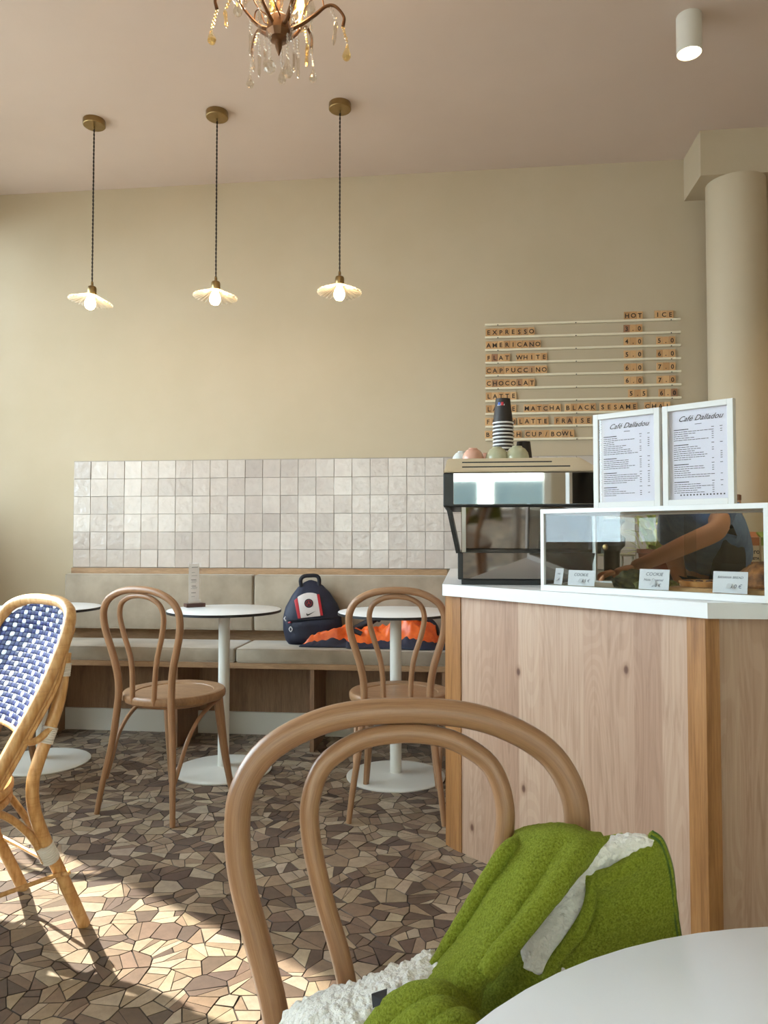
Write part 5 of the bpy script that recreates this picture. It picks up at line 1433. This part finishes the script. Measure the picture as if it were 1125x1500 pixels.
for s in (-1, 1):
    finish('ear', lathe([(0, -.006), (.014, -.004), (.017, 0), (.012, .006), (0, .003)], 16, M=Matrix.Translation((s*.076, .005, -.01)) @ Matrix.Rotation(s*PI/2, 4, 'Y')), M['skin'], head)
    finish('eye', lathe([(0, -.006), (.006, -.004), (.007, 0), (0, .006)], 12, M=Matrix.Translation((s*.030, -.078, .008)) @ Matrix.Rotation(PI/2, 4, 'X')), M['black'], head)
# hands: palm and five separate fingers each
def hand(wrist, fwd, up, sgn):
    w = Vector(wrist); f = Vector(fwd).normalized(); u = Vector(up).normalized(); s_ = f.cross(u).normalized()*sgn; u = s_.cross(f).normalized()*sgn
    P = lambda a, b, c: w+f*a+s_*b+u*c
    skin_mesh('palm', [(P(-.01, 0, 0), (.024, .016)), (P(.03, 0, 0), (.034, .014)), (P(.065, 0, -.002), (.036, .012))], [(0, 1), (1, 2)], 'skin', 0, 2)
    for k, (b, L) in enumerate(((-.030, .060), (-.010, .075), (.010, .080), (.029, .072))):
        skin_mesh('finger', [(P(.06, b, 0), .0095), (P(.075+L*.35, b*1.15, -.002), .0088), (P(.075+L*.65, b*1.2, -.014), .008), (P(.070+L*.85, b*1.2, -.030), .0068)], [(0, 1), (1, 2), (2, 3)], 'skin', 0, 1)
    skin_mesh('thumb', [(P(.015, .026, -.002), .012), (P(.040, .050, -.010), .0105), (P(.064, .058, -.020), .0088)], [(0, 1), (1, 2)], 'skin', 0, 1)
hand((.612, 2.603, .972), (-1, .05, -.22), (0, 0, 1), 1)
hand((.852, 2.89, .895), (.02, -.35, -1), (-1, 0, 0), -1)
for o in list(per.children):
    if o.name.startswith('body'): bod = o
for nm_ in ('palm', 'finger', 'thumb'):
    for o in list(per.children):
        if o.name.split('.')[0] == nm_: o.parent = bod
for s, xx in ((1, 1.10), (-1, .91)):
    finish('shoe', box((xx-O.x, 2.955-O.y, .042), (.09, .27, .075), .03, 3), M['black'], per)

# ================================================================== STREET OUTSIDE THE SHOP FRONT (seen in the steel and the glass)
M['asphalt'] = mottled('asphalt', srgb(120, 118, 114), srgb(140, 138, 134), 3, .9)
M['facade'] = mottled('facade_stone', srgb(196, 188, 172), srgb(208, 200, 184), 2, .9)
M['pane_dark'] = plain('dark_pane', srgb(60, 72, 76), .1)
struct('ground', box2(-14, 14, -14, YF-.2, -.12, -.06), M['asphalt'], smooth=False)
struct('sun_screen_wall', box2(-4.28, XL-T, 4.36, 4.8, -.12, 7.5), M['asphalt'], smooth=False)  # unseen wall added to keep direct sun out of the corner window
struct('ground_side', box2(-14, XL-T, YF-.2, 9, -.12, -.06), M['asphalt'], smooth=False)
fb = thing('building', 'pale stone building across the street outside the front windows', 'building', (0, -9.5, -.06))
finish('facade', box2(-11, 11, -1, 0, 0, 8.9), M['facade'], fb, smooth=False)
for k in range(7):
    for j in range(3):
        w = finish('window_frame', box2(-9.6+k*3, -8.2+k*3, -.02, .05, .9+j*2.8, 2.9+j*2.8), M['white'], fb, smooth=False)
        finish('pane', box2(-9.5+k*3, -8.3+k*3, .05, .06, 1.0+j*2.8, 2.8+j*2.8), M['pane_dark'], w, smooth=False)
M['van_white'] = plain('van_paint', srgb(226, 228, 220), .3); M['tyre'] = plain('tyre', srgb(30, 30, 30), .8)
van = thing('van', 'white panel van parked in the street outside the front windows', 'van', (-.2, -5.4, -.06), 0)
bm = bm_new()
prof = [(-2.4, .35), (2.45, .35), (2.5, .95), (2.1, 1.15), (1.55, 2.0), (1.2, 2.2), (-2.3, 2.25), (-2.45, 2.1)]
a = [bm.verts.new((x, -.95, z)) for x, z in prof]; b = [bm.verts.new((x, .95, z)) for x, z in prof]
bm.faces.new(a); bm.faces.new(list(reversed(b)))
for k in range(len(prof)): bm.faces.new((a[k], b[k], b[(k+1) % len(prof)], a[(k+1) % len(prof)]))
bmesh.ops.bevel(bm, geom=list(bm.edges), offset=.06, segments=3, affect='EDGES')
finish('body', bm, M['van_white'], van)
finish('side_window', box2(.55, 1.45, .945, .965, 1.2, 1.85, .008), M['pane_dark'], van, smooth=False)
finish('side_window', box2(-.75, .35, .945, .965, 1.2, 1.85, .008), M['pane_dark'], van, smooth=False)
for x in (-1.6, 1.55):
    for y in (-.86, .86):
        finish('wheel', lathe([(0, -.1), (.30, -.1), (.34, -.06), (.34, .06), (.30, .1), (0, .1)], 28, M=Matrix.Translation((x, y, .34)) @ Matrix.Rotation(PI/2, 4, 'X')), M['tyre'], van)
M['foliage'] = mottled('tree_leaves', srgb(60, 88, 40), srgb(110, 134, 66), 8, .8)
tree = thing('tree', 'green street tree outside the front windows', 'tree', (3.0, -7.6, -.06))
finish('trunk', tube([(0, 0, 0), (.05, 0, 1.5), (0, .05, 2.6)], [.16, .13, .10], 10), wood('bark', srgb(70, 58, 46), srgb(90, 76, 60), srgb(110, 94, 76)), tree)
bm = bm_new(); bmesh.ops.create_icosphere(bm, subdivisions=4, radius=1.5)
for v in bm.verts:
    c = v.co.normalized(); v.co = c*(1.5+.5*noise.noise(c*2)+.3*noise.noise(c*6)) + Vector((0, 0, 3.6))
finish('crown', bm, M['foliage'], tree)
